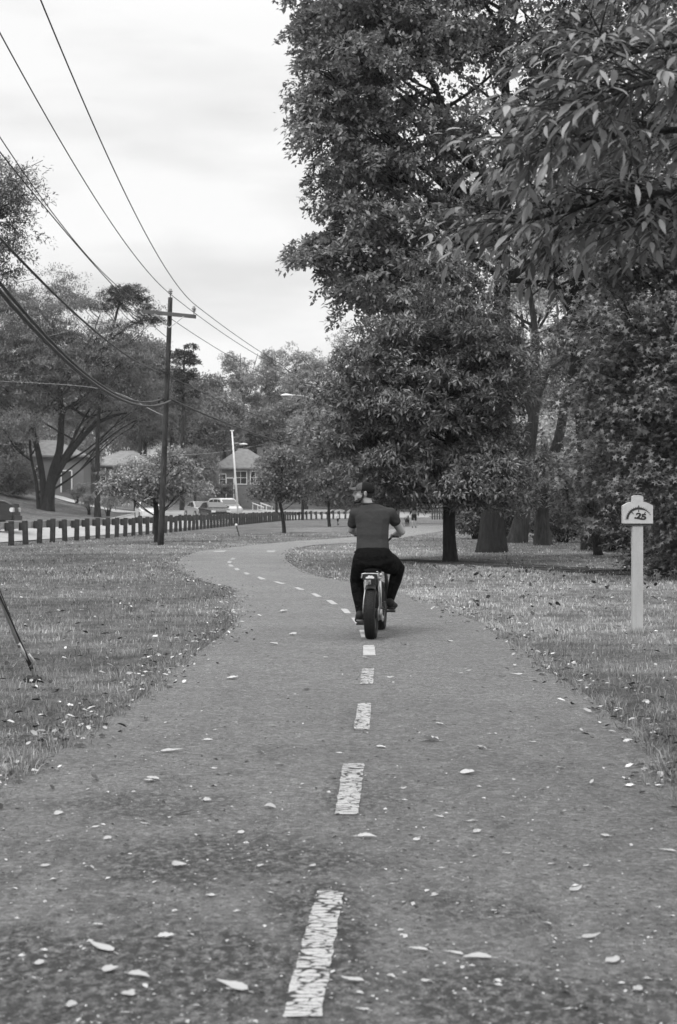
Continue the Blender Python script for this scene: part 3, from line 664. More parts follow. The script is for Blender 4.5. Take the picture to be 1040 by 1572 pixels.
tree('woodland_tree', 'dark trunk left of the mile post with a thick limb arching left overhead', 'tree', b3, [[(b3 + Vector((0, 0, -.1)), .42), (px3(908, 790, Y3), .3), (px3(900, 700, Y3), .27), (px3(892, 600, Y3), .25), (px3(884, 520, Y3), .22), (px3(886, 460, Y3), .2), (px3(900, 380, Y3), .16), (px3(915, 300, Y3), .1)],
     [(px3(886, 490, Y3), .19), (px3(866, 455, Y3), .17), (px3(846, 440, Y3), .13), (px3(815, 433, Y3), .10), (px3(785, 431, Y3), .08), (px3(765, 437, Y3), .05)],
     [(px3(852, 444, Y3), .1), (px3(843, 425, Y3), .08), (px3(838, 395, Y3), .06)], [(px3(890, 470, Y3), .12), (px3(868, 490, Y3), .1), (px3(858, 500, Y3), .07), (px3(838, 512, Y3), .04)]],
     [px_blob(*a) for a in [(930,330,110,70,Y3,2.5,1),(860,370,60,30,Y3,1.6,1),(960,480,60,80,Y3,2,.8),(1020,300,80,100,Y3,2,1)]], 16000, .18, LEAF4, FOL_BIG, BK_BLACK, group='tall trees at the wood edge', nl=20, cr=.95, low=.35, seed=23)

# --- broad lobed-leaf tree on the right whose branches sweep to the ground
Yr = 27.5
stem = [(Vector((8.4, 30.0, -.1)), .3), (Vector((8.3, 29.9, 1.5)), .22), (Vector((8.1, 29.6, 3.4)), .19), (Vector((7.9, 29.3, 5.4)), .13), (Vector((7.8, 29, 7.6)), .06)]
blobs = [px_blob(*a) for a in [(985,400,100,90,Yr,2.2,1),(1060,330,90,110,Yr,2.2,.8),(950,500,75,70,Yr,1.7,1),(1040,520,110,90,Yr,2.3,1),(980,600,95,70,Yr,1.8,1.2),(1080,640,110,90,Yr,2,1),(930,640,50,45,Yr+.5,1,.8),
    (1010,700,80,60,Yr,1.5,1.2),(940,720,60,34,Yr+.8,1.1,.9),(1060,790,70,60,Yr,1.3,1.3),(1030,850,36,26,Yr,.8,1.2),(1100,760,90,110,Yr,2,.8)]]
tree('gum_tree', 'tree of star shaped lobed leaves sweeping to the ground behind the mile post', 'tree', (8.4, 30.0, 0), [stem], blobs, 60000, .135, STAR, FOL_R, BK_DARK, nl=90, limb_r=.05, cr=.8, flat=.7, per=140, droop=.5, surf=.6, low=.15, seed=31, out=.3)
# lower pale-leaved branches reaching in front of the slim trunks
Yp = 40.0
tree('maple_tree', 'small maple with big pale leaves hanging above the slim grey trunks', 'tree', (7.6, 41.5, 0), [[(Vector((7.6, 41.5, -.1)), .13), (Vector((7.3, 41, 1.2)), .1), (Vector((6.7, 40.5, 2.6)), .07), (Vector((5.6, 40.1, 2.7)), .03)]],
     [px_blob(*a) for a in [(870,715,60,22,Yp,1.1,1),(820,735,36,14,Yp,.6,1),(900,760,55,24,Yp,1.0,1),(930,690,50,30,Yp,1.0,1),(905,800,30,18,Yp,.8,.6)]], 2600, .24, STAR, foliage('maple_leaves', .22, .3, .4), BK_MID, nl=24, limb_r=.03, cr=.6, flat=.5, per=60, droop=.3, seed=35)

# --- near branches hanging in from the right: compound leaves, large in the picture
root = empty('hickory_tree', (3.75, 7.6, 0), label='nearest tree, large drooping slender leaflets hanging in from the right edge', cat='tree')
bm = bmesh.new(); b = Vector((3.75, 7.6, 0))
tp, tr_ = trunk_tube(bm, [b + Vector((0, 0, -.1)), b + Vector((0, 0, 1)), Vector((3.7, 7.5, 2.6)), Vector((3.6, 7.4, 4.4)), Vector((3.6, 7.3, 6.6))], [.24, .17, .14, .10, .04], 16, .5, 4)
spr = []                                    # (start, direction, up, length)
LB = [[(3.65, 7.5, 2.75), (2.5, 6.9, 3.1), (1.55, 6.5, 3.12), (.95, 6.3, 3.0)], [(3.68, 7.5, 2.3), (2.6, 6.8, 2.85), (1.5, 6.6, 2.85), (.85, 6.6, 2.72)],
      [(3.62, 7.4, 3.4), (2.6, 6.7, 3.5), (1.7, 6.3, 3.45), (1.1, 6.1, 3.32)], [(3.7, 7.5, 2.4), (2.7, 7.0, 2.7), (1.9, 6.7, 2.78), (1.35, 6.5, 2.68)],
      [(3.62, 7.4, 3.9), (2.4, 7.2, 4.1), (1.6, 7.0, 3.95)], [(3.7, 7.5, 2.5), (3.2, 6.2, 2.9), (2.6, 5.6, 3.1), (2.1, 5.2, 3.0)], [(3.7, 7.6, 2.9), (4.6, 8.3, 3.6), (5.6, 8.8, 3.7)], [(3.6, 7.4, 4.6), (4.4, 6.6, 5.4), (5.2, 6.2, 5.5)],
      [(3.6, 7.4, 4.8), (2.9, 8.6, 5.5), (2.3, 9.4, 5.5)], [(3.65, 7.5, 3.0), (2.7, 6.8, 3.35), (1.7, 6.9, 3.3), (1.05, 7.1, 3.15)], [(3.65, 7.5, 2.6), (2.4, 7.3, 2.95), (1.6, 7.2, 2.95), (1.1, 7.3, 2.8)], [(3.6, 7.4, 3.3), (2.2, 6.6, 3.3), (1.4, 6.0, 3.2), (1.0, 5.9, 3.05)]]
rs = random.Random(77)
for q, lb in enumerate(LB):
    P_, r_ = smoothpath([Vector(p) for p in lb], list(np.linspace(.035, .006, len(lb))), 8); tube(bm, P_, r_, 6)
    for i in range(len(P_) // 3, len(P_)):
        for s_ in range(3 if i < len(P_) - 3 else 4):
            d = (P_[i] - P_[i - 1]).normalized(); sd_ = Vector((rs.uniform(-1, .6), rs.uniform(-1, 1), rs.uniform(-.35, .65))).normalized()
            dr = (d * .7 + sd_).normalized(); ln = rs.uniform(.12, .42)
            e = P_[i] + dr * ln; tube(bm, [P_[i], P_[i].lerp(e, .5) + Vector((0, 0, .02)), e], [.005, .004, .002], 4, False)
            for t in range(3):
                dd = (dr * .8 + Vector((rs.uniform(-.7, .5), rs.uniform(-.7, .7), rs.uniform(-.7, .25)))).normalized(); spr.append((P_[i].lerp(e, rs.uniform(.4, 1)), dd))
LP = []; LD = []; LU = []; LS = []
for p, d in spr:
    rl = rs.uniform(.12, .22); side = d.cross(Vector((0, 0, 1))); side = side.normalized() if side.length > .1 else Vector((1, 0, 0)); pend = p + d * rl + Vector((0, 0, -.03))
    tube(bm, [p, p.lerp(pend, .5) + Vector((0, 0, .012)), pend], [.0022, .002, .0015], 3, False)
    for j, (t, sg) in enumerate([(.3, 1), (.3, -1), (.65, 1), (.65, -1), (1, 0)]):
        if rs.random() < .12: continue
        o_ = p.lerp(pend, t); dd = (d * (.55 + .3 * (sg == 0)) + side * sg * .8 + Vector((rs.uniform(-.25, .25), rs.uniform(-.25, .25), rs.uniform(-.75, -.1)))).normalized()
        LP.append(o_ - b); LD.append(dd); LU.append(Vector((rs.uniform(-.5, .5), rs.uniform(-.5, .5), 1))); LS.append(rs.uniform(.058, .115) * (.8 if t < .5 else 1))
bmesh.ops.translate(bm, verts=bm.verts, vec=-b); fin('trunk', bm, BK_MID, root, True)
oriented(np.array(LP), np.array(LD), np.array(LU), np.array(LS), LANCE[0], LANCE[1], 'crown', FOL_NEAR, root, True)

# --- left: fine-leaved tree edge nearest, multi-stemmed spreading tree, pine, row behind
Yl = 34.0
tree('elm_tree', 'fine leafed tree cut off by the left edge high above the fence', 'tree', (-12.6, Yl, 0), [[(Vector((-12.6, Yl, -.1)), .35), (Vector((-12.4, Yl, 3)), .25), (Vector((-12, Yl, 6)), .18), (Vector((-11.4, Yl, 9)), .08)]],
     [px_blob(*a) for a in [(-60,320,85,90,Yl,2.2,1),(-20,290,70,55,Yl,1.4,1),(20,300,46,60,Yl,1.1,.55),(-30,400,60,40,Yl,1.5,.8),(15,370,34,30,Yl,.8,.4),(-150,350,110,130,Yl,2.6,1),(-220,250,100,90,Yl,2.4,1)]], 60000, .1, SLIM, FOL_WIL, BK_DARK, nl=50, limb_r=.03, cr=.6, flat=.7, per=200, seed=41, low=.3)
Yw = 120.0
def PW(px, py, dy=0): return at(px, py, Yw + dy)
bw_ = gz(72, Yw)
tree('spreading_tree', 'wide multi stemmed tree with fan of dark trunks on the lawn across the road', 'tree', bw_, [
     [(bw_ + Vector((.1, 0, -.2)), .75), (PW(76, 765), .62), (PW(82, 725), .5), (PW(92, 690), .42), (PW(94, 640), .32), (PW(92, 590), .22), (PW(88, 540), .12), (PW(80, 490), .06)],
     [(PW(80, 745), .4), (PW(98, 710), .34), (PW(120, 680), .3), (PW(146, 652), .24), (PW(170, 640), .18), (PW(195, 634), .1)],
     [(PW(68, 785), .4), (PW(66, 740), .36), (PW(60, 700), .33), (PW(52, 665), .28), (PW(48, 630), .22), (PW(38, 590), .15), (PW(25, 550), .07)],
     [(PW(60, 785), .22), (PW(56, 740), .18), (PW(48, 700), .15), (PW(46, 660), .1)], [(PW(94, 650), .2), (PW(105, 625), .18), (PW(135, 640), .14), (PW(160, 632), .1), (PW(185, 630), .05)],
     [(PW(52, 660), .18), (PW(30, 636), .14), (PW(8, 622), .1), (PW(-20, 600), .05)], [(PW(92, 600), .16), (PW(112, 560), .12), (PW(140, 520), .08), (PW(155, 480), .04)], [(PW(84, 720), .24), (PW(105, 690), .18), (PW(125, 650), .12), (PW(150, 610), .06)]],
     [px_blob(*a) for a in [(60,560,90,70,Yw,4.5,1),(140,560,80,60,Yw,4,1),(20,520,70,70,Yw,4,1),(110,490,60,40,Yw,3,.8),(175,600,50,30,Yw,2.6,.9),(-30,590,60,60,Yw,3.5,.9),(200,560,40,40,Yw,2,.7),(50,620,100,26,Yw,3,.6),(15,655,50,30,Yw-3,2.5,.7),(150,640,60,30,Yw+3,2.5,.7),(225,620,40,45,Yw+3,2.5,.7),(100,440,50,30,Yw,2.5,.4),(40,470,60,40,Yw,3,.7),(180,530,60,40,Yw,3,.7)]],
     170000, .22, SLIM, FOL_WIL, BK_BLACK, nl=90, limb_r=.08, cr=1.7, flat=.6, per=260, droop=.1, seed=43, low=.5, out=.3)
bp = gz(150, 119)
tree('pine_tree', 'tall pine with dark tufted top behind the spreading tree', 'tree', bp, [[(bp + Vector((0, 0, -.2)), .3), (at(150, 740, 119), .2), (at(151, 650, 119), .16), (at(160, 560, 119.5), .13), (at(180, 480, 120), .1), (at(186, 455, 120), .05)],
     [(at(158, 575, 119), .1), (at(175, 540, 119), .08), (at(205, 525, 119), .04)], [(at(172, 520, 119), .08), (at(200, 500, 119), .06), (at(235, 488, 119), .03)]],
     [px_blob(*a) for a in [(188,452,34,14,120,1.6,1),(218,466,26,14,120,1.4,1),(175,470,28,14,120,1.4,.9),(205,500,26,10,120,1.2,.6),(235,492,16,12,120,1,.6)]], 14000, .18, SLIM, FOL_DK, BK_DARK, nl=30, limb_r=.06, cr=1.0, flat=.6, per=220, seed=45, low=.6)
b_ = gz(280, 150)
tree('pine_tree', 'second pine, its dark top just right of the power pole', 'tree', b_, [[(b_ + Vector((0, 0, -.2)), .25), (at(281, 680, 150), .2), (at(282, 600, 150), .14), (at(284, 530, 150), .06)]],
     [px_blob(*a) for a in [(284,536,20,12,150,1.4,1),(296,552,14,9,150,1,1),(268,548,14,10,150,1,1),(282,575,24,12,150,1.5,.8),(278,605,26,14,150,1.6,.6)]], 9000, .22, LEAF4, FOL_DK, BK_DARK, nl=30, limb_r=.06, cr=.8, flat=.5, per=200, seed=46, low=.4)

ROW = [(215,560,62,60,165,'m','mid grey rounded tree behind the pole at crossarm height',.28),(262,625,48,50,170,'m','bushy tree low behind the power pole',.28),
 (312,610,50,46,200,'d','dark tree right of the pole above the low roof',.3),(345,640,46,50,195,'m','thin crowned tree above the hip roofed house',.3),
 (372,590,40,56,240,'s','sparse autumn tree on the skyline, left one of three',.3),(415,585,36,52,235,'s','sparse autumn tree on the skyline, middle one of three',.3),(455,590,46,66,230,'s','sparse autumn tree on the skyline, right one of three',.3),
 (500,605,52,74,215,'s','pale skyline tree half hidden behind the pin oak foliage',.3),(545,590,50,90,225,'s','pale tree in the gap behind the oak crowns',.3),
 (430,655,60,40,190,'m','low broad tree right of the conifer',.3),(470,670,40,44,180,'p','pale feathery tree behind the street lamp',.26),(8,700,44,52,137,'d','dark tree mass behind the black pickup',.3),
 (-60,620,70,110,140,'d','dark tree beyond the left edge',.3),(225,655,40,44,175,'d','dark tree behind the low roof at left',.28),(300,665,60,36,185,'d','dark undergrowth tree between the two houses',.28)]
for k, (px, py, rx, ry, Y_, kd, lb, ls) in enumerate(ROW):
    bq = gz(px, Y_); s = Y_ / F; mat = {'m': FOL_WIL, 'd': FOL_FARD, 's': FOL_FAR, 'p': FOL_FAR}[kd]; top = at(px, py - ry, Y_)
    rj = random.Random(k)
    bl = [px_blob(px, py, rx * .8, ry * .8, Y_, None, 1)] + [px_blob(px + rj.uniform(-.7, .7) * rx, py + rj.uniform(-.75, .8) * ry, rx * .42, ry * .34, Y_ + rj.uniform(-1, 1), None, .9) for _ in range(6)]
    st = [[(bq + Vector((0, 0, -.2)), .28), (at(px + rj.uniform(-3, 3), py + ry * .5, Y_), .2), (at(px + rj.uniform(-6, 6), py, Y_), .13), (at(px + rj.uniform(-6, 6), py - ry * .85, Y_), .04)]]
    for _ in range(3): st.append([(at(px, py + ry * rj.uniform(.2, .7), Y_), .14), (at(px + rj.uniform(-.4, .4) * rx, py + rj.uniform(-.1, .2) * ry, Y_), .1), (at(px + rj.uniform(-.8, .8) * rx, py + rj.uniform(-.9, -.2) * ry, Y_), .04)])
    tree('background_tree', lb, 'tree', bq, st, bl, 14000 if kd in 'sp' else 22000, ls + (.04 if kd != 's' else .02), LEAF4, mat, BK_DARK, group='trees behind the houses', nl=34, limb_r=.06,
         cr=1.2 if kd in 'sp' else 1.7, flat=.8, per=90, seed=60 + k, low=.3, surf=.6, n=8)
# conifer
bq = gz(392, 185)
C_ = []; 
for k in range(26):
    t = k / 25; C_.append(px_blob(392, 648 + t * 56, 3 + 26 * t, 5, 185, None, .3 + t))
tree('conifer_tree', 'blackish cone shaped conifer behind the hip roofed house', 'tree', bq, [[(bq + Vector((0, 0, -.2)), .3), (at(392, 700, 185), .2), (at(392, 644, 185), .03)]], C_, 9000, .3, LEAF4, FOL_DK, BK_DARK, nl=20, cr=.7, flat=.5, per=120, seed=71, n=8)

for k, (px, py, rx, ry, Y_, lb) in enumerate([(208,735,34,34,138,'bushy tree in front of the pale hipped roof'),(20,735,40,40,128,'dark bushy tree on the lawn behind the pickup bonnet'),(300,715,36,40,150,'mid grey tree left of the hip roofed house'),(425,715,34,40,160,'bushy tree right of the hip roofed house'),(120,705,34,30,160,'tree rising behind the pale rendered house'),(465,735,34,36,150,'low tree filling the gap behind the leaning sapling'),(545,700,40,56,150,'dark tree behind the head of the rider')]):
    bq = gz(px, Y_)
    tree('garden_tree', lb, 'tree', bq, [[(bq + Vector((0, 0, -.2)), .16), (at(px, py + ry * .6, Y_), .12), (at(px + 2, py, Y_), .08), (at(px, py - ry * .8, Y_), .03)]], [px_blob(px, py, rx * .8, ry * .8, Y_, None, 1), px_blob(px + rx * .5, py + ry * .3, rx * .5, ry * .4, Y_, None, .7), px_blob(px - rx * .5, py + ry * .2, rx * .5, ry * .4, Y_, None, .7)],
         11000, .26, SLIM, FOL_FARD if k in (1, 6) else FOL_WIL, BK_DARK, group='garden trees between the houses', nl=24, limb_r=.04, cr=1.1, flat=.7, per=110, seed=130 + k, n=8, low=.3)
# --- saplings along the fence
def sapling(px, Yq, stem, bl, n, ls, lb, mat, seed, cr=.55):
    b_ = gz(px, Yq)
    tree('street_sapling', lb, 'tree', b_, [[(b_ + Vector((0, 0, -.1)), stem[0][2] / 2 * Yq / F)] + [(at(a_, c_, Yq), w_ / 2 * Yq / F) for a_, c_, w_ in stem]], [px_blob(*a, Yq, None, 1) for a in bl], n, ls, LEAF4, mat, BK_BLACK, group='young trees near the timber fence', nl=40, limb_r=.03, cr=cr, flat=.6, per=45, seed=seed, n=8, low=.3)
sapling(241, 56, [(241,815,9),(240,780,8),(238,760,6),(248,725,4),(255,700,2)], [(180,750,30,26),(225,745,40,30),(265,735,45,34),(250,705,38,20),(300,750,28,16),(195,735,20,16),(240,765,40,14)], 9000, .14, 'young tree with pale loose leaves hugging the base of the power pole', FOL_SAP, 81)
sapling(437, 76, [(436,805,6),(433,785,5),(430,765,4),(432,735,3),(436,700,2)], [(430,735,40,30),(405,755,24,18),(455,755,26,18),(438,705,26,18),(470,725,20,24)], 8000, .17, 'leaning young tree with dark dense crown right of the white lamp post', FOL_MID, 82)
sapling(506, 100, [(505,795,5),(505,775,4),(503,745,3),(506,705,2)], [(500,740,30,28),(480,755,22,18),(520,755,24,18),(512,705,28,24),(540,765,22,14)], 8000, .2, 'slim young tree between the leaning sapling and the rider', FOL_MID, 83, .8)
sapling(590, 118, [(590,790,5),(590,765,4),(592,730,3)], [(575,750,34,26),(610,755,30,22),(640,750,26,18),(600,725,30,20)], 12000, .2, 'young tree mostly hidden behind the head of the rider', FOL_MID, 84, .9)

# --- shrubs, thicket, far wood
def shrub(lb, bl, n, ls, mat, name='shrub', group=None, cr=.45, per=70):
    c = bl[0]; b_ = Vector((c[0], c[1], hz(c[0], c[1]))); root = empty(name, b_, label=lb, cat='shrub', group=group)
    o, C = crown('foliage', bl, n, ls, LEAF4, mat, root, b_, cr, .8, per, .1, .5)
    bm = bmesh.new()
    for i in range(min(14, len(C))): tube(bm, [Vector((random.uniform(-.15, .15), random.uniform(-.15, .15), -.1)), (Vector(C[i]) - b_) * .5 + Vector((0, 0, .1)), Vector(C[i]) - b_], [.03, .02, .008], 5)
    fin('stem', bm, BK_DARK, root, True)
PALE = foliage('pale_shrub_leaves', .36, .2, .3)
shrub('round pale clipped shrub nearest the pine trunk on the far lawn', [px_blob(137, 768, 12, 10, 121, None, 1)], 3500, .12, PALE, group='pale shrubs on the far lawn')
shrub('wider pale shrub right of the pine trunk on the far lawn', [px_blob(166, 772, 14, 8, 121, None, 1)], 3500, .12, PALE, group='pale shrubs on the far lawn')
shrub('grey leaning shrub at the corner of the front door', [px_blob(118, 757, 10, 8, 135, None, 1), px_blob(128, 748, 9, 8, 135, None, 1)], 2600, .15, FOL_WIL)
shrub('dark shrub under the porch of the hip roofed house', [px_blob(345, 752, 26, 9, 172, None, 1)], 3500, .2, FOL_FARD)
for k, (px, py, rx, ry, Y_, lb) in enumerate([(730,800,26,24,62,'leafy shrub left of the thick oak trunk'),(780,790,22,30,66,'dark shrub between the thick oak trunk and the leaning trunk'),(865,800,40,30,56,'dark shrub right of the upright pale trunk'),
      (940,815,46,30,45,'dark shrub in shade left of the mile post'),(985,800,40,50,40,'tall dark shrub directly behind the mile post'),(880,770,50,40,70,'tall thicket shrub at the back of the wood edge'),(1010,862,30,24,31,'low leafy shrub at right edge behind the mile post'),
      (1075,850,50,50,30,'large shrub beyond the right edge'),(820,800,24,22,75,'small far shrub between the two grey trunks'),(700,790,20,12,135,'far low shrub at the end of the picket fence')]):
    shrub(lb, [px_blob(px, py, rx, ry, Y_, None, 1), px_blob(px + rx * .6, py + ry * .3, rx * .6, ry * .6, Y_, None, .6), px_blob(px - rx * .6, py + ry * .4, rx * .6, ry * .5, Y_, None, .6)], 5200 if k != 9 else 2000, .13, FOL_SH, 'thicket_shrub', 'shrubs along the wood edge', .5, 50)
# trees standing in the wood on the right
for k, (px, py, rx, ry, Y_, lb) in enumerate([(800,560,90,90,88,'pale leafed tree glimpsed through the gap between dark limbs'),(900,600,80,100,82,'woodland tree behind the star leafed tree'),(700,640,90,90,100,'woodland tree behind the pin oak crown'),
      (1000,520,100,130,75,'woodland tree behind the mile post'),(860,700,80,60,78,'lower woodland tree behind the slim trunks'),(1120,480,120,140,80,'woodland tree beyond the right edge'),(820,420,80,70,92,'taller pale woodland tree behind the arching limb'),(760,720,60,50,96,'far woodland tree behind the oak trunk'),(960,730,80,60,62,'shaded woodland tree left of the mile post')]):
    bq = gz(px, Y_)
    tree('woodland_tree', lb, 'tree', bq, [[(bq + Vector((0, 0, -.2)), .3), (at(px, py + ry * .6, Y_), .2), (at(px + 5, py, Y_), .12), (at(px, py - ry, Y_), .04)]], [px_blob(px, py, rx, ry, Y_, 3, 1), px_blob(px, py + ry * .5, rx * .7, ry * .5, Y_, 2.5, .6)],
         14000, .22, LEAF4, FOL_GAP if k in (0, 6, 4) else FOL_SH, BK_DARK, group='trees inside the wood on the right', nl=30, cr=1.3, flat=.7, per=160, seed=90 + k, n=8)
# the wood far beyond, one mass
def woods(x0, x1, Y0, Y1, hh, n, ls, mat):
    k = n // 60; cx = rng.uniform(x0, x1, k); cy = rng.uniform(Y0, Y1, k); H = hh * (.8 + .2 * np.sin(cx * .11) + .12 * np.sin(cx * .37)); cz = hgt(cx, cy) + H * rng.random(k) ** .6
    q = rng.integers(0, k, n); d = unit(n); P = np.stack([cx, cy, cz], -1)[q] + d * rng.uniform(.6, 2.6, n)[:, None] * np.array([1, 1, .7])
    return oriented(P, unit(n) + np.array([0, 0, -.2]), unit(n) * .7 + np.array([0, 0, 1]), ls * rng.uniform(.6, 1.3, n), LEAF4[0], LEAF4[1], 'distant_woods', mat)
tag(woods(-130, 20, 245, 285, 24, 120000, .7, FOL_FARD), kind='stuff')
tag(woods(-10, 110, 225, 260, 19, 60000, .75, FOL_FARD), kind='stuff')
tag(woods(-70, -4, 200, 235, 14, 60000, .5, FOL_FARD), kind='stuff')
tag(woods(-2, 16, 186, 214, 10, 36000, .5, FOL_DK), kind='stuff')
tag(woods(12, 60, 105, 135, 11, 36000, .42, FOL_FARD), kind='stuff')
tag(woods(-90, -38, 150, 200, 10, 20000, .5, FOL_FARD), kind='stuff')
# ------------------------------------------------------------------ timber guard rail and picket fence
M_POST = plain('weathered_dark_timber', .045, .85, .45, 3, bump=.01, bscale=25); M_RAIL = plain('grey_timber_rail', .36, .85, .35, 2, bump=.01, bscale=20)
M_STEEL = plain('galvanised_steel', .42, .45, .2, 8, .6); M_WHITE = plain('white_paint', .72, .5, .12, 3); M_BLACK = plain('black_plastic', .02, .4, .3, 10); M_RUB = plain('black_rubber', .012, .75, .3, 10, bump=.002, bscale=90)
def walk(poly, step, s0=0., s1=1e9):
    o = []; acc = 0; nxt = s0
    for a_, b_ in zip(poly[:-1], poly[1:]):
        l = (b_ - a_).length
        while nxt <= acc + l and nxt <= s1:
            t = (nxt - acc) / l; o.append((a_.lerp(b_, t), (b_ - a_).normalized())); nxt += step
        acc += l
    return o
i0 = min(range(len(FEN_S)), key=lambda i: abs(FEN_S[i].y - 47)); i1 = min(range(len(FEN_S)), key=lambda i: abs(FEN_S[i].x - 8) + abs(FEN_S[i].y - 176))
seg = FEN_S[i0:i1 + 1]; root = empty('guard_rail', seg[0], label='long low guard rail of dark square timber posts between grass and road', cat='fence')
pw = walk(seg, 1.57); m0 = None
for k, (p, t) in enumerate(pw[:100]):
    n_ = Vector((-t.y, t.x, 0)); h = hz(p.x, p.y); yaw = math.atan2(t.y, t.x)
    if m0 is None:
        bm = bmesh.new(); box(bm, (0, 0, .39), (.16, .17, 1.08), taper=(.97, .97)); bmesh.ops.bevel(bm, geom=list(bm.edges), offset=.012, segments=1); po = fin('post', bm, M_POST, root); m0 = po.data
        bm = bmesh.new(); box(bm, (0, .16, .72), (.12, .14, .30)); bk = fin('spacer_block', bm, M_POST, po); m1 = bk.data
    else:
        po = bpy.data.objects.new('post', m0); col.objects.link(po); po.parent = root; bk = bpy.data.objects.new('spacer_block', m1); col.objects.link(bk); bk.parent = po
    rs_ = random.Random(k); po.location = p - seg[0] + Vector((0, 0, h + rs_.uniform(-.07, .03))); po.rotation_euler = (rs_.uniform(-.04, .04), rs_.uniform(-.045, .045), yaw + rs_.uniform(-.06, .06))
for a_ in range(0, len(pw) - 2, 2):
    A = pw[a_][0]; B = pw[min(a_ + 2, len(pw) - 1)][0]; t = (B - A).normalized(); n_ = Vector((-t.y, t.x, 0))
    bm = bmesh.new(); box(bm, ((A + B) / 2 + n_ * .285 - seg[0] + Vector((0, 0, .72 + hz(A.x, A.y)))), ((B - A).length - .012, .1, .27), Matrix.Rotation(math.atan2(t.y, t.x), 3, 'Z')); fin('rail', bm, M_RAIL, root)
# picket fence far right
pa, pb = gp(664, 797.5), gp(735, 797.2); root = empty('picket_fence', pa, label='dark picket fence in the far distance left of the black trunk', cat='fence'); t = (pb - pa).normalized(); Lp = (pb - pa).length; np_ = int(Lp / .3)
for i in range(np_):
    bm = bmesh.new(); p = t * (Lp * i / np_); box(bm, p + Vector((0, 0, .55)), (.15, .03, 1.1)); prism(bm, [(-.075, 0), (.075, 0), (0, .07)], .03, Matrix.Translation(p + Vector((0, 0, 1.101)))); fin('picket', bm, M_POST, root)
for z in (.35, .85):
    bm = bmesh.new(); box(bm, t * Lp / 2 + Vector((0, .045, z)), (Lp, .05, .09)); fin('rail', bm, M_POST, root)

# ------------------------------------------------------------------ poles and lines
M_POLE = bark('creosoted_pole', .06); M_ARM = plain('weathered_crossarm', .11, .85, .3, 3); M_INS = plain('porcelain', .25, .25, .2, 5); M_WIRE = plain('weathered_wire', .05, .6, .2, 3); M_CABLE = plain('black_cable_sheath', .03, .5, .2, 3)
def insulator(bm, p, s=1.):
    prof = [(.02, 0), (.02, .05), (.055, .06), (.06, .08), (.03, .10), (.065, .12), (.07, .14), (.035, .16), (.045, .20), (.0, .215)]
    rings = [[bm.verts.new(p + Vector((r * s * math.cos(k * math.pi / 5), r * s * math.sin(k * math.pi / 5), z * s))) for k in range(10)] for r, z in prof[:-1]]
    for a_, b_ in zip(rings[:-1], rings[1:]):
        for k in range(10): bm.faces.new((a_[k], a_[(k + 1) % 10], b_[(k + 1) % 10], b_[k]))
    top = bm.verts.new(p + Vector((0, 0, prof[-1][1] * s)))
    for k in range(10): bm.faces.new((rings[-1][k], rings[-1][(k + 1) % 10], top))
def power_pole(base, top, arm_dir, arm_len, lb, slope=0.):
    base = Vector(base); top = Vector(top); root = empty('utility_pole', base, label=lb, cat='utility pole', group='utility poles carrying the power lines')
    v = top - base; bm = bmesh.new(); P_ = [v * t for t in np.linspace(-.01, 1, 12)]; tube(bm, P_, [.118 - .035 * t for t in np.linspace(0, 1, 12)], 14); fin('pole', bm, M_POLE, root, True)
    d = Vector(arm_dir).normalized(); d = (d + Vector((0, 0, slope))).normalized(); c = v * ((v.z - .62) / v.z) + Vector((0, -.14, 0))
    bm = bmesh.new(); q = d.to_track_quat('X', 'Z').to_matrix(); box(bm, c, (arm_len, .11, .13), q); fin('crossarm', bm, M_ARM, root)
    bm = bmesh.new()
    for s in (-1, 1): tube(bm, [c + d * s * arm_len * .27 + Vector((0, -.06, -.05)), c + Vector((0, -.02, -.5))], .018, 6)
    fin('brace', bm, M_STEEL, root)
    pins = [c + d * (arm_len / 2 - .08) + Vector((0, 0, .07)), c - d * (arm_len / 2 - .08) + Vector((0, 0, .07)), v + Vector((0, 0, .02))]
    for p in pins:
        bm = bmesh.new(); tube(bm, [p + Vector((0, 0, -.05)), p + Vector((0, 0, .06))], .016, 6); insulator(bm, p + Vector((0, 0, .04)), 1.25); fin('insulator', bm, M_INS, root, True)
    for zz in (5.3, 6.28):
        bm = bmesh.new(); k = zz / v.z; box(bm, v * k + Vector((-.12, -.14, 0)), (.26, .1, .1)); tube(bm, [v * k + Vector((-.25, -.18, .06)), v * k + Vector((-.25, -.18, -.14))], .035, 6)
        fin('cable_clamp', bm, M_BLACK, root)
    return [base + p + Vector((0, 0, .30)) for p in pins]
YP = 51.8
pinsA = power_pole((-6.48, YP, 0), (-6.12, YP, 9.02), (1, .12, 0), 1.95, 'wooden power pole with crossarm rising behind the timber posts', -.085)
pinsN = power_pole((-5.1, 7.6, 0), (-5.0, 7.6, 9.6), (1, .1, 0), 2.2, 'nearest power pole just beyond the left edge, held by the guy wire')
YF = 98.0; bF = gz(560, YF)
pinsF = power_pole(bF, (1.75, YF, 9.4), (1, .1, 0), 2.1, 'farthest power pole hidden in the pin oak foliage, carrying the street lamp')
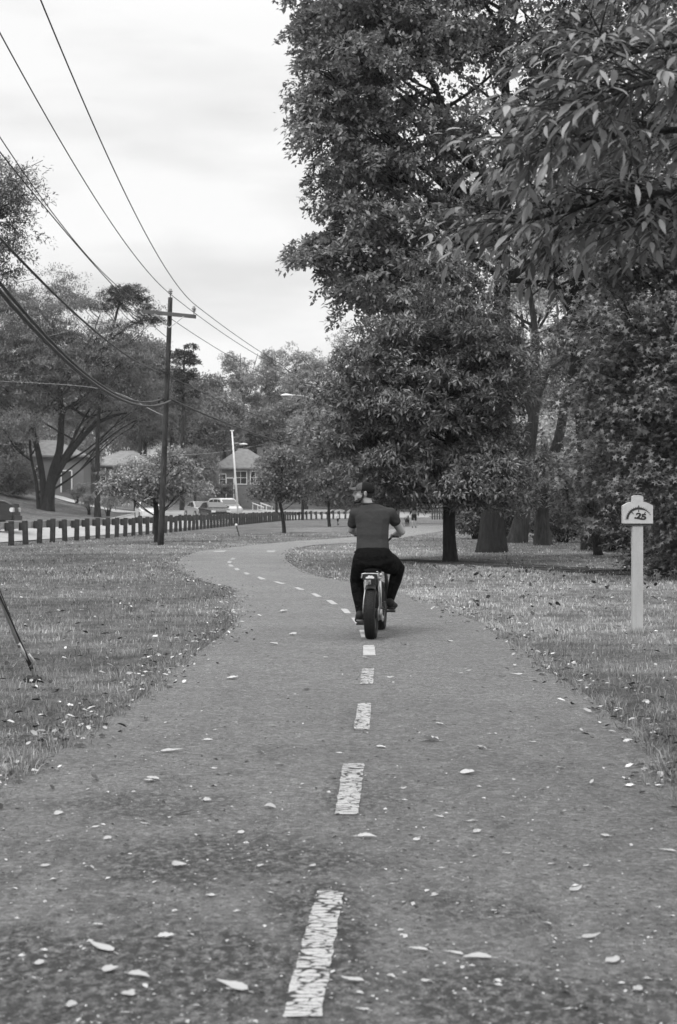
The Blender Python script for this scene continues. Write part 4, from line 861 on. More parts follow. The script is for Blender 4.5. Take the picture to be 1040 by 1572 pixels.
def wire(lb, near, mids, far, r, mat, n=40, name='power_line', extra=None):
    """hang a line from near to far so that it passes the photographed rows; mids: [(px,py)]"""
    near = Vector(near); far = Vector(far); S_ = [1.]; Z_ = [far.z]
    for px, py in mids:
        k = (px - 520) / F; s = (k * near.y - near.x) / ((far.x - near.x) - k * (far.y - near.y)); yy = near.y + s * (far.y - near.y); S_.append(s); Z_.append(CAMH - (py - HOR) / F * yy)
    if len(S_) == 2: S_.append(0.); Z_.append(near.z)
    cf = np.polyfit(S_, Z_, 2); bm = bmesh.new()
    tube(bm, [Vector((near.x + (far.x - near.x) * s, near.y + (far.y - near.y) * s, float(np.polyval(cf, s)))) for s in np.linspace(0, 1, n)], r, 6)
    o = fin(name, bm, mat, None, True); tag(o, lb, 'power line', 'overhead lines')
    return o
pa_ = lambda px, py: at(px, py, YP)
wire('rightmost thin line, from the top edge down to the right end of the crossarm', pinsN[0], [(63, 0), (150, 205)], pa_(300, 468), .013, M_WIRE)
wire('second thin line from the right, running down to the insulator on the pole top', pinsN[2], [(0, 50), (130, 278)], pa_(261, 451), .013, M_WIRE)
wire('upper of two crossing thin lines at left, ending at the left end of the crossarm', pinsN[1], [(0, 210), (139, 398)], pa_(224, 468), .012, M_WIRE)
wire('lower of two crossing thin lines at left, ending on the pole below the crossarm', (-5.0, 7.6, 8.4), [(0, 233), (139, 400)], pa_(258, 519), .012, M_WIRE)
wire('thick black line above the pair of sagging cables, left of the pole', (-5.0, 7.6, 7.4), [(0, 365), (140, 503)], pa_(251, 573), .025, M_CABLE)
wire('upper of the two thick sagging cables left of the pole', (-5.0, 7.6, 6.8), [(0, 434), (125, 568)], pa_(250, 612), .032, M_CABLE)
wire('lower of the two thick sagging cables left of the pole', (-5.02, 7.62, 6.6), [(0, 447), (125, 574)], pa_(262, 615), .038, M_CABLE)
fa = lambda px, py: at(px, py, YF)
wire('thin line from the crossarm end towards the street lamp, upper of three against the sky', pa_(300, 468), [(400, 540)], pinsF[0], .013, M_WIRE)
wire('thin line from the pole top towards the street lamp, middle of three against the sky', pa_(261, 451), [(390, 542)], pinsF[2], .013, M_WIRE)
wire('thin line from below the crossarm, lowest of three against the sky', pa_(264, 490), [(350, 545)], pinsF[1], .012, M_WIRE)
wire('dark line above the thick cable, right of the pole', pa_(256, 575), [(380, 632)], fa(559, 668), .02, M_CABLE)
wire('thick cable swooping down to the right of the pole over the hip roofed house', pa_(262, 613), [(362, 655)], fa(559, 697), .035, M_CABLE)
# service drops across the road
for pts, lb in (([at(256, 640, YP), at(150, 596, 70), at(0, 585, 95)], 'faint service wire crossing the left tree at cable height'), ([at(258, 700, YP + 1), at(350, 692, 110), at(480, 668, 140)], 'faint service wire passing the white lamp post'),
                ([at(200, 494, YP), at(120, 505, 60), at(60, 520, 75)], 'pale wire left of the pole at crossarm height')):
    bm = bmesh.new(); P_, r_ = smoothpath(pts, [.014] * 3, 10); tube(bm, P_, .009, 5); tag(fin('service_wire', bm, M_STEEL, None, True), lb, 'power line', 'overhead lines')
# street lamp arm on the far pole
lp = bF + Vector((0, 0, 0)); root = empty('street_lamp', at(558, 640, YF), label='cobra head street lamp on a long pale arm reaching left out of the oak foliage', cat='street lamp')
bm = bmesh.new(); P_ = [at(x, y, YF) - root.location for x, y in ((558, 640), (524, 628), (500, 621), (480, 613), (465, 608), (450, 606.5))]; P_, r_ = smoothpath(P_, [.05, .045, .042, .04, .036, .034], 5); tube(bm, P_, r_, 8); fin('arm', bm, M_STEEL, root, True)
def lamp_head(parent, c, s=1., yaw=0):
    bm = bmesh.new(); bmesh.ops.create_uvsphere(bm, u_segments=14, v_segments=8, radius=1)
    for v in bm.verts:
        v.co.x *= .42 * s; v.co.y *= .17 * s; v.co.z *= (.11 if v.co.z > 0 else .06) * s
        if v.co.x > 0: v.co.y *= 1 - .9 * v.co.x; v.co.z *= 1 - 1.0 * v.co.x
    bmesh.ops.rotate(bm, verts=bm.verts, cent=(0, 0, 0), matrix=Matrix.Rotation(yaw, 3, 'Z')); bmesh.ops.translate(bm, verts=bm.verts, vec=c); fin('lamp_head', bm, M_WHITE, parent, True)
    bm = bmesh.new(); bmesh.ops.create_uvsphere(bm, u_segments=12, v_segments=6, radius=1)
    for v in bm.verts: v.co.x *= .2 * s; v.co.y *= .12 * s; v.co.z *= .08 * s
    bmesh.ops.translate(bm, verts=bm.verts, vec=Vector(c) + Vector((-.1 * s, 0, -.05 * s))); fin('lens', bm, M_INS, parent, True)
lamp_head(root, at(441, 607, YF) - root.location, 1.1)
# white lamp post by the pale minivan
Yq = 131; b_ = gz(366.5, Yq); root = empty('lamp_post', b_, label='slim white leaning lamp post beside the pale minivan', cat='lamp post')
tp_ = at(356.5, 662, Yq) - b_; bm = bmesh.new(); tube(bm, [Vector((0, 0, -.1)), tp_ * .5, tp_], [.10, .085, .07], 12); fin('pole', bm, M_WHITE, root, True)
bm = bmesh.new(); box(bm, tp_ + Vector((0, 0, .06)), (.36, .16, .1)); fin('pole_cap', bm, M_WHITE, root)
ap = tp_ * .86; hd = at(374, 682, Yq) - b_; bm = bmesh.new(); tube(bm, [ap, ap.lerp(hd, .5) + Vector((0, 0, .08)), hd + Vector((-.2, 0, 0))], .035, 8); fin('arm', bm, M_STEEL, root, True); lamp_head(root, hd, .95, math.pi)
# guy wires with anchor
anc = gp(50, 1043, .02); root = empty('guy_wire', anc, label='pair of guy wires running down to an anchor rod in the grass at left', cat='guy wire')
top1 = Vector((-5.0, 7.6, 9.0)) - anc; top2 = Vector((-4.75, 7.9, 7.2)) - anc
for q, tpp in enumerate((top1, top2)):
    bm = bmesh.new(); tube(bm, [Vector((-.01 + .02 * q, 0, .07)), tpp], .008, 6); fin('cable', bm, M_CABLE, root)
bm = bmesh.new(); tube(bm, [top1.normalized() * .3, top1.normalized() * 2.9], .014, 8); fin('guard_sleeve', bm, plain('grey_plastic_sleeve', .4, .5, .15, 5), root, True)
bm = bmesh.new(); tube(bm, [Vector((.05, 0, -.15)), Vector((-.005, 0, .12)), top1.normalized() * .34], .016, 8); tube(bm, [Vector((-.01, -.02, .1)), Vector((.02, -.03, .15)), Vector((-.02, -.02, .2)), Vector((-.05, 0, .14))], .012, 6); fin('anchor_rod', bm, M_STEEL, root, True)
bm = bmesh.new(); bmesh.ops.create_icosphere(bm, subdivisions=3, radius=1)
for v in bm.verts: v.co = Vector((v.co.x * .07, v.co.y * .07, v.co.z * .03)) * (1 + .25 * math.sin(v.co.x * 9 + v.co.y * 7) * math.cos(v.co.y * 11))
fin('earth_mound', bm, M_DARK_GROUND, root, True)
# slim marker stake
b_ = gp(368.5, 823); root = empty('marker_stake', b_, label='thin leaning marker stake with a white cap in the grass before the fence', cat='stake')
t_ = at(363, 806, 68.2) - b_; bm = bmesh.new(); tube(bm, [Vector((0, 0, -.1)), t_], .035, 8); fin('stake', bm, M_POST, root); bm = bmesh.new(); bmesh.ops.create_uvsphere(bm, u_segments=10, v_segments=8, radius=.07); bmesh.ops.translate(bm, verts=bm.verts, vec=t_); fin('cap', bm, M_WHITE, root, True)

# ------------------------------------------------------------------ mile post
m = MT('painted_wood'); P = m.pos((1, 1, .25)); m.col(m.math('MULTIPLY', m.noise(P, 14, 5, .6, .3, .7, .36, .43), m.noise(m.pos(), 60, 3, .6, .25, .55, .92, 1.0)), .6, .3); m.bump(m.noise(m.pos((8, 8, .8)), 9, 4), .003, .6); M_SIGN = m.m
m = MT('painted_wood_face'); m.col(m.noise(m.pos(), 20, 5, .7, .3, .7, .40, .50), .65, .3); m.bump(m.noise(m.pos((3, 3, 3)), 20, 4), .002, .6); M_FACE = m.m
M_INK = plain('black_sign_paint', .02, .6, .4, 30); M_INKG = plain('faded_grey_sign_paint', .03, .7, .5, 40)
pb_ = gp(978.5, 972); s = pb_.y / F; root = empty('mile_post', pb_, label='painted wooden mile post with arched dial and .25 on the right verge', cat='sign post')
root.rotation_euler = (0, 0, R(-5))
zz = lambda py: CAMH - (py - HOR) * s
bm = bmesh.new(); box(bm, (0, 0, (zz(806) - .2) / 2), (16.2 * s, 16.2 * s, zz(806) + .2)); bmesh.ops.bevel(bm, geom=[e for e in bm.edges if abs(e.verts[0].co.z - e.verts[1].co.z) > .3], offset=.008, segments=2); fin('post', bm, M_SIGN, root)
# head board: rectangle, sloped shoulders, rounded block on top
hw = 22.6 * s; zb, zs, zc, zt = zz(803.5), zz(776.5), zz(770.5), zz(760)
tp2 = [(-8 * s, zc), (-8 * s, zz(762.5))] + [(8 * s * math.sin(a_), zz(762.8) + 2.6 * s * math.cos(a_)) for a_ in np.linspace(-1.35, 1.35, 9)] + [(8 * s, zz(762.5)), (8 * s, zc)]
bm = bmesh.new(); shl = [(-hw, zb), (-hw, zs)] + [(-hw + (hw - 8 * s) * t, zs + (zc - zs) * math.sin(t * math.pi / 2)) for t in (.25, .5, .75)] + tp2 + [(hw - (hw - 8 * s) * t, zs + (zc - zs) * math.sin(t * math.pi / 2)) for t in (.75, .5, .25)] + [(hw, zs), (hw, zb)]
prism(bm, shl[::-1], .15); bmesh.ops.bevel(bm, geom=[e for e in bm.edges if abs(e.verts[0].co.y - e.verts[1].co.y) < .01], offset=.004, segments=1); fin('head_board', bm, M_FACE, root)
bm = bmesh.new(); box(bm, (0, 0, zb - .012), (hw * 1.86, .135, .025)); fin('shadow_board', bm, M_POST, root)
# dial arc painted on the face, ticks outside left half solid, right half thin
def face_poly(bm, pts, y=-.0785):
    bm.faces.new([bm.verts.new((x, y, z)) for x, z in pts])
cx, cz, r0, r1 = .9 * s, zz(798), 15.6 * s, 18.8 * s
bm = bmesh.new(); na = 26
def pol(r, a_): return (cx + r * math.sin(a_), cz + r * math.cos(a_) * 1.02)
for i in range(na):
    a0 = -1.52 + (2.72) * i / na; a1 = a0 + 2.72 / na; w0 = 1 if a0 < .2 else max(.12, 1 - (a0 - .2) / .95); w1 = 1 if a1 < .2 else max(.12, 1 - (a1 - .2) / .95)
    face_poly(bm, [pol(r1 - (r1 - r0) * w0, a0), pol(r1, a0), pol(r1, a1), pol(r1 - (r1 - r0) * w1, a1)])
for i in range(20):
    a0 = -1.5 + 2.95 * i / 19
    if i > 17: continue
    face_poly(bm, [pol(r1 + .0005, a0 - .018), pol(r1 + 1.4 * s, a0 - .014), pol(r1 + 1.4 * s, a0 + .014), pol(r1 + .0005, a0 + .018)])
for a0, rl in ((-.72, 4.2), (.74, 4.6)): face_poly(bm, [pol(r0 - rl * s, a0 - .03), pol(r0 - .0004, a0 - .05), pol(r0 - .0004, a0 + .05), pol(r0 - rl * s, a0 + .03)], -.0775)
face_poly(bm, [(cx - .9 * s, cz + r1 + .001), (cx - .5 * s, cz + r1 + 3.4 * s), (cx + .7 * s, cz + r1 + 3.4 * s), (cx + .9 * s, cz + r1 + .001)], -.0772)
fin('dial_marking', bm, M_INKG, root)
bm = bmesh.new(); face_poly(bm, [(cx - .7 * s, cz + r0 - 3.6 * s), (cx - .5 * s, cz + r0 - .001), (cx + .7 * s, cz + r0 - .001), (cx + .9 * s, cz + r0 - 3.6 * s)], -.0770); fin('needle', bm, M_INK, root)
cu = bpy.data.curves.new('t', 'FONT'); cu.body = '.25'; cu.size = 12.6 * s; cu.offset = .0042; cu.extrude = .0006; cu.space_character = .92
to = bpy.data.objects.new('t', cu); col.objects.link(to); bpy.context.view_layer.update(); me = bpy.data.meshes.new_from_object(to.evaluated_get(bpy.context.evaluated_depsgraph_get())); bpy.data.objects.remove(to)
# old style figures: the 5 hangs a little below the line
xs_ = [v.co.x for v in me.vertices]; xm = max(xs_)
for v in me.vertices:
    if v.co.x > xm * .60: v.co.y -= 1.9 * s
    v.co.y = v.co.y * .93; v.co.x = v.co.x * 1.3
nu = link('numerals', me, M_INK, root); nu.rotation_euler = (R(90), 0, 0); nu.location = (-5.8 * s, -.0775, zz(795.6))
# tuft of dry grass round the foot is part of the turf blades

# ------------------------------------------------------------------ vehicles
M_GLASS = plain('car_glass', .03, .08, .1, 2, spec=.9); M_TYRE = M_RUB; M_CHROME = plain('bright_trim', .6, .25, .1, 4, .8); M_LAMP = plain('lamp_lens', .65, .15, .1, 9, spec=.8)
def carp(name, v): return plain(name, v, .25, .06, 1, .1, spec=.8)
def car(name, lb, loc, yaw, paint, Ln, Wd, prof, cab, wheels, zr=.33, glassprof=None, pick=None, scale=1.):
    """prof: lower body side outline (x forward, z); cab: roof outline; both extruded with tumblehome"""
    root = empty(name, loc, yaw, label=lb, cat='car' if name != 'pickup_truck' else 'pickup', group='cars on the road beyond the fence')
    bm = bmesh.new()
    arch = []
    lo = []
    for x, z in prof: lo.append((x, z))
    def loft(bm, outline, wfun, mat=None):
        ys_ = [-1, -.94, 0, .94, 1]; rings = []
        for yv in ys_:
            ring = []
            for x, z in outline:
                w_ = wfun(x, z); inset = .03 if abs(yv) == 1 else 0
                ring.append(bm.verts.new((x * (1 - inset * .3), yv * w_, z - (inset * .6 if z > .8 else 0))))
            rings.append(ring)
        n = len(outline)
        for a_, b_ in zip(rings[:-1], rings[1:]):
            for i in range(n): bm.faces.new((a_[i], a_[(i + 1) % n], b_[(i + 1) % n], b_[i]))
        bm.faces.new(rings[0][::-1]); bm.faces.new(rings[-1])
    loft(bm, lo, lambda x, z: Wd / 2 * (1 - .06 * (abs(x) / (Ln / 2)) ** 4 * 2 - .03 * max(0, z - .6)))
    fin('body', bm, paint, root, False)
    bm = bmesh.new(); zb_ = min(z for x, z in cab); zt_ = max(z for x, z in cab)
    tw = lambda x, z: Wd / 2 * (.93 - .15 * (z - zb_) / (zt_ - zb_))
    loft(bm, cab, tw); fin('cabin', bm, paint, root)
    for (gl, sd) in glassprof:
        bm = bmesh.new()
        if sd == 'side':
            for sgn in (-1, 1):
                vv = [bm.verts.new((x, sgn * (tw(x, z) + .006), z)) for x, z in gl]; bm.faces.new(vv if sgn > 0 else vv[::-1])
                if sgn < 0: fin('window', bm, M_GLASS, root); bm = bmesh.new()
        else:
            (xa, za), (xb, zb2) = gl; dx = .012 if sd == 'front' else -.012
            vv = [bm.verts.new((xa + dx, -tw(xa, za) * .9, za + .008)), bm.verts.new((xa + dx, tw(xa, za) * .9, za + .008)), bm.verts.new((xb + dx, tw(xb, zb2) * .88, zb2 + .008)), bm.verts.new((xb + dx, -tw(xb, zb2) * .88, zb2 + .008))]; bm.faces.new(vv)
        fin('window', bm, M_GLASS, root)
    for wx in wheels:
        for sgn in (-1, 1):
            bm = bmesh.new(); tube(bm, [Vector((wx, sgn * (Wd / 2 - .22), zr)), Vector((wx, sgn * (Wd / 2 - .2), zr)), Vector((wx, sgn * (Wd / 2 + .0), zr)), Vector((wx, sgn * (Wd / 2 + .015), zr))], [zr * .9, zr, zr, zr * .9], 22); wh = fin('wheel', bm, M_TYRE, root, True)
            bm = bmesh.new(); tube(bm, [Vector((wx, sgn * (Wd / 2 + .01), zr)), Vector((wx, sgn * (Wd / 2 + .03), zr))], [zr * .62, zr * .5], 16); fin('rim', bm, M_CHROME, wh)
    xf = max(x for x, z in prof); xr = min(x for x, z in prof)
    for sgn in (-1, 1):
        bm = bmesh.new(); box(bm, (xf - .06, sgn * Wd * .36, .68 * scale), (.12, .34, .15)); bmesh.ops.bevel(bm, geom=list(bm.edges), offset=.03, segments=2); fin('headlight', bm, M_LAMP, root)
        bm = bmesh.new(); box(bm, (xr + .05, sgn * Wd * .38, .82 * scale), (.1, .24, .2)); fin('tail_light', bm, plain('lamp_red_glass', .12, .2), root)
        bm = bmesh.new(); c0 = [x for x, z in cab if z == zb_]; box(bm, (max(c0) - .35, sgn * (Wd / 2 + .07), zb_ + .07), (.16, .2, .14)); bmesh.ops.bevel(bm, geom=list(bm.edges), offset=.03, segments=2); fin('mirror', bm, M_BLACK, root)
    for xx in (xf + .015, xr - .015): bm = bmesh.new(); box(bm, (xx, 0, .43 * scale), (.06, Wd * .9, .16)); fin('bumper', bm, M_BLACK if name == 'pickup_truck' else paint, root)
    return root
def arches(prof_top, wheels, Ln, r, zb=.24):
    """closed outline: top profile from rear to front, then bottom with wheel arches back to rear"""
    o = list(prof_top); xs_ = sorted(wheels, reverse=True); xf = prof_top[-1][0]; xr = prof_top[0][0]
    o.append((xf - .04, zb))
    for wx in xs_:
        for a_ in np.linspace(0, math.pi, 9): o.append((wx + (r + .06) * math.cos(a_), max(zb, .33 + (r + .04) * math.sin(a_) * 1.0) if 0 < a_ < math.pi else zb))
    o.append((xr + .04, zb)); return o
# minivan (pale), sedan (silver grey), dark car in front, pickup at left
wv = (-1.45, 1.45)
van_prof = arches([(-2.35, .45), (-2.38, .95), (-2.3, 1.08), (1.3, 1.05), (2.0, .92), (2.32, .72), (2.36, .45)], wv, 4.7, .34)
van_cab = [(-2.28, 1.06), (-2.12, 1.55), (-1.8, 1.7), (.3, 1.72), (.75, 1.62), (1.65, 1.04)]
van_gl = [([(-2.0, 1.12), (-1.88, 1.52), (-.95, 1.6), (-.95, 1.12)], 'side'), ([(-.85, 1.12), (-.85, 1.6), (.1, 1.6), (.1, 1.12)], 'side'), ([(.2, 1.12), (.2, 1.58), (.6, 1.54), (1.25, 1.1)], 'side'), ([(1.58, 1.09), (.82, 1.58)], 'front'), ([(-2.27, 1.12), (-2.14, 1.5)], 'rear')]
Yc = 131.0
def on_road(px, Yc, dy=0): 
    p = gz(px, Yc); p.z += .035; return p
car('minivan', 'pale minivan parked end to end behind the silver car near the white lamp post', on_road(345, 136), R(-62), carp('pale_paint', .55), 4.7, 1.85, van_prof, van_cab, wv, glassprof=van_gl)
sw_ = (-1.35, 1.4)
sed_prof = arches([(-2.25, .5), (-2.3, .85), (-2.15, .98), (-1.5, 1.0), (1.0, .98), (1.9, .84), (2.25, .66), (2.28, .45)], sw_, 4.55, .32)
sed_cab = [(-1.75, .99), (-1.0, 1.38), (-.5, 1.45), (.2, 1.44), (1.15, .97)]
sed_gl = [([(-1.35, 1.04), (-.85, 1.33), (-.4, 1.37), (-.4, 1.04)], 'side'), ([(-.32, 1.04), (-.32, 1.37), (.18, 1.36), (.85, 1.02)], 'side'), ([(1.1, 1.0), (.3, 1.42)], 'front'), ([(-1.68, 1.03), (-1.05, 1.35)], 'rear')]
car('sedan_car', 'silver grey sedan half screened by sapling leaves, in front of the pale minivan', on_road(308, 122), R(-68), carp('silver_paint', .35), 4.55, 1.8, sed_prof, sed_cab, sw_, glassprof=sed_gl)
car('sedan_car', 'black low car whose bonnet shows between the silver sedan and the minivan', on_road(329, 118), R(-70), carp('black_paint', .015), 4.4, 1.78, sed_prof, sed_cab, sw_, glassprof=sed_gl)
car('sedan_car', 'white car mostly hidden behind the sapling at the power pole', on_road(228, 112), R(-75), carp('white_car_paint', .62), 4.4, 1.78, sed_prof, sed_cab, sw_, glassprof=sed_gl)
car('minivan', 'white van far off above the picket fence right of the walker', on_road(653, 200) + Vector((0, 0, 0)), R(20), carp('white_van_paint', .7), 4.7, 1.9, van_prof, van_cab, wv, glassprof=van_gl)
pk = (-1.75, 1.8)
pk_prof = arches([(-2.75, .6), (-2.78, 1.18), (-.9, 1.2), (.9, 1.2), (1.1, 1.16), (2.45, 1.10), (2.68, .98), (2.74, .55)], pk, 5.5, .4, .42)
pk_cab = [(-1.0, 1.18), (-.95, 1.78), (-.7, 1.86), (.95, 1.86), (1.9, 1.14)]
pk_gl = [([(-.85, 1.24), (-.85, 1.74), (-.15, 1.76), (-.15, 1.24)], 'side'), ([(-.07, 1.24), (-.07, 1.76), (.85, 1.76), (1.55, 1.22)], 'side'), ([(1.84, 1.18), (1.0, 1.83)], 'front'), ([(-1.0, 1.26), (-.96, 1.7)], 'rear')]
car('pickup_truck', 'black pickup cut off by the left edge, its bonnet towards the middle', Vector((-16.95, 60, .32)), R(4), carp('black_truck_paint', .02), 5.5, 1.98, pk_prof, pk_cab, pk, .4, glassprof=pk_gl, scale=1.15).scale = (1.22, 1.22, 1.22)

# ------------------------------------------------------------------ houses
M_ROOF = plain('shingle_grey', .24, .9, .2, 2, bump=.02, bscale=12); M_ROOFD = plain('shingle_dark', .17, .9, .25, 2, bump=.02, bscale=12)
m = MT('brick_wall'); br = m.n('ShaderNodeTexBrick', {'Vector': m.n('ShaderNodeMapping', {'Vector': m.n('ShaderNodeTexCoord').outputs['Object'], 'Rotation': (R(90), 0, 0)}).outputs[0], 'Scale': 4.0, 'Color1': (.09, .09, .09, 1), 'Color2': (.14, .14, .14, 1), 'Mortar': (.22, .22, .22, 1)}); m.t.links.new(br.outputs[0], m.b.inputs['Base Color']); m.b.inputs['Roughness'].default_value = .9; M_BRICK = m.m
M_SIDE = plain('pale_siding', .16, .8, .12, 1); M_TRIM = M_WHITE; M_DOOR = plain('dark_door', .06, .5)
def house(lb, c, yaw, W_, D_, H_, RH, wall, roofm, hip=.9, wins=(), doors=(), chim=None, eave=.5, gable=False):
    c = Vector(c); root = empty('house', c, yaw, label=lb, cat='house', group='low houses across the road')
    bm = bmesh.new(); box(bm, (0, 0, H_ / 2 - 1.0), (W_, D_, H_ + 2.0)); wl = fin('wall', bm, wall, root)
    if gable:
        bm = bmesh.new(); prism(bm, [(-W_ / 2 + .01, H_ + .002), (W_ / 2 - .01, H_ + .002), (0, H_ + RH - .1)][::-1], D_ - .02); fin('gable', bm, M_TRIM, root)
    bm = bmesh.new(); a, b_ = W_ / 2 + eave, D_ / 2 + eave
    if gable:
        E = [(-a, -b_, H_ - .12), (a, -b_, H_ - .12), (a, b_, H_ - .12), (-a, b_, H_ - .12)]; rg = [(0, -b_, H_ + RH), (0, b_, H_ + RH)]
        v = [bm.verts.new(p) for p in E + rg]; v2 = [bm.verts.new((p[0], p[1], p[2] - .16)) for p in E + rg]
        for q in ((0, 4, 5, 3), (1, 2, 5, 4)): bm.faces.new([v[i] for i in q]); bm.faces.new([v2[i] for i in q][::-1])
        for q in ((0, 3), (1, 2), (0, 4), (4, 1), (2, 5), (5, 3)): bm.faces.new((v[q[0]], v[q[1]], v2[q[1]], v2[q[0]]))
    else:
        E = [(-a, -b_, H_), (a, -b_, H_), (a, b_, H_), (-a, b_, H_)]; rx = a - b_ * hip; rg = [(-rx, 0, H_ + RH), (rx, 0, H_ + RH)]
        v = [bm.verts.new(p) for p in E + rg]; v2 = [bm.verts.new((p[0], p[1], p[2] - .18)) for p in E]
        for q in ((0, 1, 5, 4), (1, 2, 5), (2, 3, 4, 5), (3, 0, 4)): bm.faces.new([v[i] for i in q])
        bm.faces.new(v2[::-1])
        for i in range(4): bm.faces.new((v[i], v[(i + 1) % 4], v2[(i + 1) % 4], v2[i]))
    rf = fin('roof', bm, roofm, root)
    if chim: bm = bmesh.new(); box(bm, (chim[0], chim[1], H_ + RH * .7), (.7, .7, 1.7)); box(bm, (chim[0], chim[1], H_ + RH * .7 + .88), (.85, .85, .12)); fin('chimney', bm, M_BRICK, rf)
    y = -D_ / 2
    for (x, z, w_, h_, nx_) in wins:
        bm = bmesh.new(); t = .09
        for q in ((x - w_ / 2, z, t, h_ + t * 2), (x + w_ / 2, z, t, h_ + t * 2), (x, z - h_ / 2 - t / 2, w_ - t, t), (x, z + h_ / 2 + t / 2, w_ - t, t)): box(bm, (q[0], y - .04, q[1]), (q[2], .1, q[3]))
        for i in range(1, nx_ + 1): box(bm, (x - w_ / 2 + w_ * i / (nx_ + 1), y - .035, z), (.05, .07, h_ - .002))
        box(bm, (x, y - .03, z), (w_ - t - .002, .055, .05))
        wn = fin('window', bm, M_TRIM, root); bm = bmesh.new(); box(bm, (x, y - .005, z), (w_ - t - .01, .03, h_ - .01)); fin('pane', bm, M_GLASS, wn)
    for (x, w_, h_) in doors:
        bm = bmesh.new(); box(bm, (x, y - .03, h_ / 2), (w_, .08, h_)); dr = fin('door', bm, M_DOOR, root); bm = bmesh.new()
        for q in ((x - w_ / 2 - .06, h_ / 2, .12, h_ + .12), (x + w_ / 2 + .06, h_ / 2, .12, h_ + .12), (x, h_ + .06, w_, .12)): box(bm, (q[0], y - .05, q[1]), (q[2], .12, q[3]))
        fin('door_frame', bm, M_TRIM, dr)
    return root
def hpos(px, py, Y_): p = at(px, py, Y_); p.z = max(hz(p.x, p.y), 0); return p
h1 = house('single storey house with pale hipped roof left of the power pole', hpos(196, 758, 166), R(-6), 7.6, 7, 3.6, 1.75, M_BRICK, M_ROOF, wins=[(-2.2, 1.7, 1.1, 1.1, 1), (1.4, 1.7, .8, 1.1, 0)], doors=[(-.8, .95, 2.1)], eave=.5)
h2 = house('brick house with hipped roof and white framed windows behind the pale minivan', hpos(374, 757, 178), R(8), 7.2, 7, 4.7, 2.5, M_BRICK, M_ROOFD, wins=[(-.6, 3.5, 1.5, 1.5, 1), (1.2, 3.5, 1.2, 1.5, 1), (2.6, 3.5, .9, 1.5, 1), (-2.8, 3.3, .8, 1.2, 0)], doors=[(-1.9, .8, 3.4)], chim=(2.2, 1.2))
house('pale rendered house seen between the trunks of the spreading tree', hpos(70, 762, 148), R(4), 8.6, 7, 3.7, 1.7, M_SIDE, M_ROOFD, wins=[(-2.6, 1.9, 1.1, 1.3, 1), (-.2, 1.9, .7, 1.3, 0)], doors=[(2.6, .95, 2.1)], eave=.4)
house('small white gabled house just left of the power pole', hpos(243, 760, 196), R(0), 4.6, 7, 4.2, 2.4, M_SIDE, M_ROOF, wins=[(0, 3.2, 1.1, 1.2, 1)], gable=True)
house('house with light roof glimpsed above the leaning sapling', hpos(470, 760, 212), R(-5), 12, 7, 4.6, 2.2, M_SIDE, M_ROOF, wins=[(-3, 2.4, 1.3, 1.3, 1), (1, 2.4, 1.3, 1.3, 1), (4, 2.4, 1.3, 1.3, 1)], chim=(-3, .5))
# stair rail up the bank near the second house
b_ = gz(404, 163); root = empty('stair_rail', b_, label='pair of white sloping handrails on the bank right of the lamp post', cat='handrail')
for dx in (-.5, .5):
    bm = bmesh.new(); A = gz(412, 160) - b_ + Vector((dx, 0, .8)); B = gz(394, 172) - b_ + Vector((dx, 0, .9)); tube(bm, [A, B], .06, 6)
    for t in (.05, .5, .95): p = A.lerp(B, t); tube(bm, [p, p + Vector((0, 0, -1.0))], .045, 6)
    fin('handrail', bm, M_WHITE, root)
# ------------------------------------------------------------------ people (bodies remeshed into one continuous surface)
def chain(bm, pts, sub=None):
    """pts: (x,y,z,r) ...; a tapered tube of overlapping balls"""
    for a_, b_ in zip(pts[:-1], pts[1:]):
        A, B = Vector(a_[:3]), Vector(b_[:3]); l = (B - A).length; n = max(2, int(l / (min(a_[3], b_[3]) * .35)))
        for i in range(n + 1):
            t = i / n; ball(bm, A.lerp(B, t), (a_[3] * (1 - t) + b_[3] * t,) * 3)
def ball(bm, c, r, rot=None, sub=2):
    M = Matrix.Translation(c) @ (rot.to_4x4() if rot else Matrix.Identity(4)) @ Matrix.Diagonal((*r, 1))
    bmesh.ops.create_icosphere(bm, subdivisions=sub, radius=1, matrix=M)
def loftchain(bm, pts, n=6):
    """pts: (x,y,z, rx,ry,rz) interpolated ellipsoids"""
    for a_, b_ in zip(pts[:-1], pts[1:]):
        for i in range(n + 1):
            t = i / n; q = [a_[k] * (1 - t) + b_[k] * t for k in range(6)]; ball(bm, Vector(q[:3]), q[3:])
def remesh(name, bm, mat, parent, voxel=.008, smooth=4, cut=None):
    me = bpy.data.meshes.new(name); bm.to_mesh(me); bm.free(); o = bpy.data.objects.new(name, me); col.objects.link(o)
    md = o.modifiers.new('r', 'REMESH'); md.mode = 'VOXEL'; md.voxel_size = voxel
    if smooth: s_ = o.modifiers.new('s', 'SMOOTH'); s_.factor = .5; s_.iterations = smooth
    bpy.context.view_layer.update(); m2 = bpy.data.meshes.new_from_object(o.evaluated_get(bpy.context.evaluated_depsgraph_get())); bpy.data.objects.remove(o); m2.name = name; m2.materials.clear()
    if cut:
        b2 = bmesh.new(); b2.from_mesh(m2)
        for co, no in cut: bmesh.ops.bisect_plane(b2, geom=list(b2.verts) + list(b2.edges) + list(b2.faces), plane_co=co, plane_no=no, clear_outer=True)
        b2.to_mesh(m2); b2.free()
    return link(name, m2, mat, parent, True)
M_SKIN = plain('skin', .30, .5, .08, 12, bump=.0015, bscale=60)
def cloth(name, v, fold=.018, sc_=7):
    m = MT(name); p = m.pos((1, 1, 1.6)); n_ = m.noise(p, sc_, 3, .55, .3, .7); m.col(m.noise(m.pos(), 90, 2, .5, .3, .7, v * .88, v * 1.12), 1.0, .08); m.bump(n_, fold, .8); return m.m
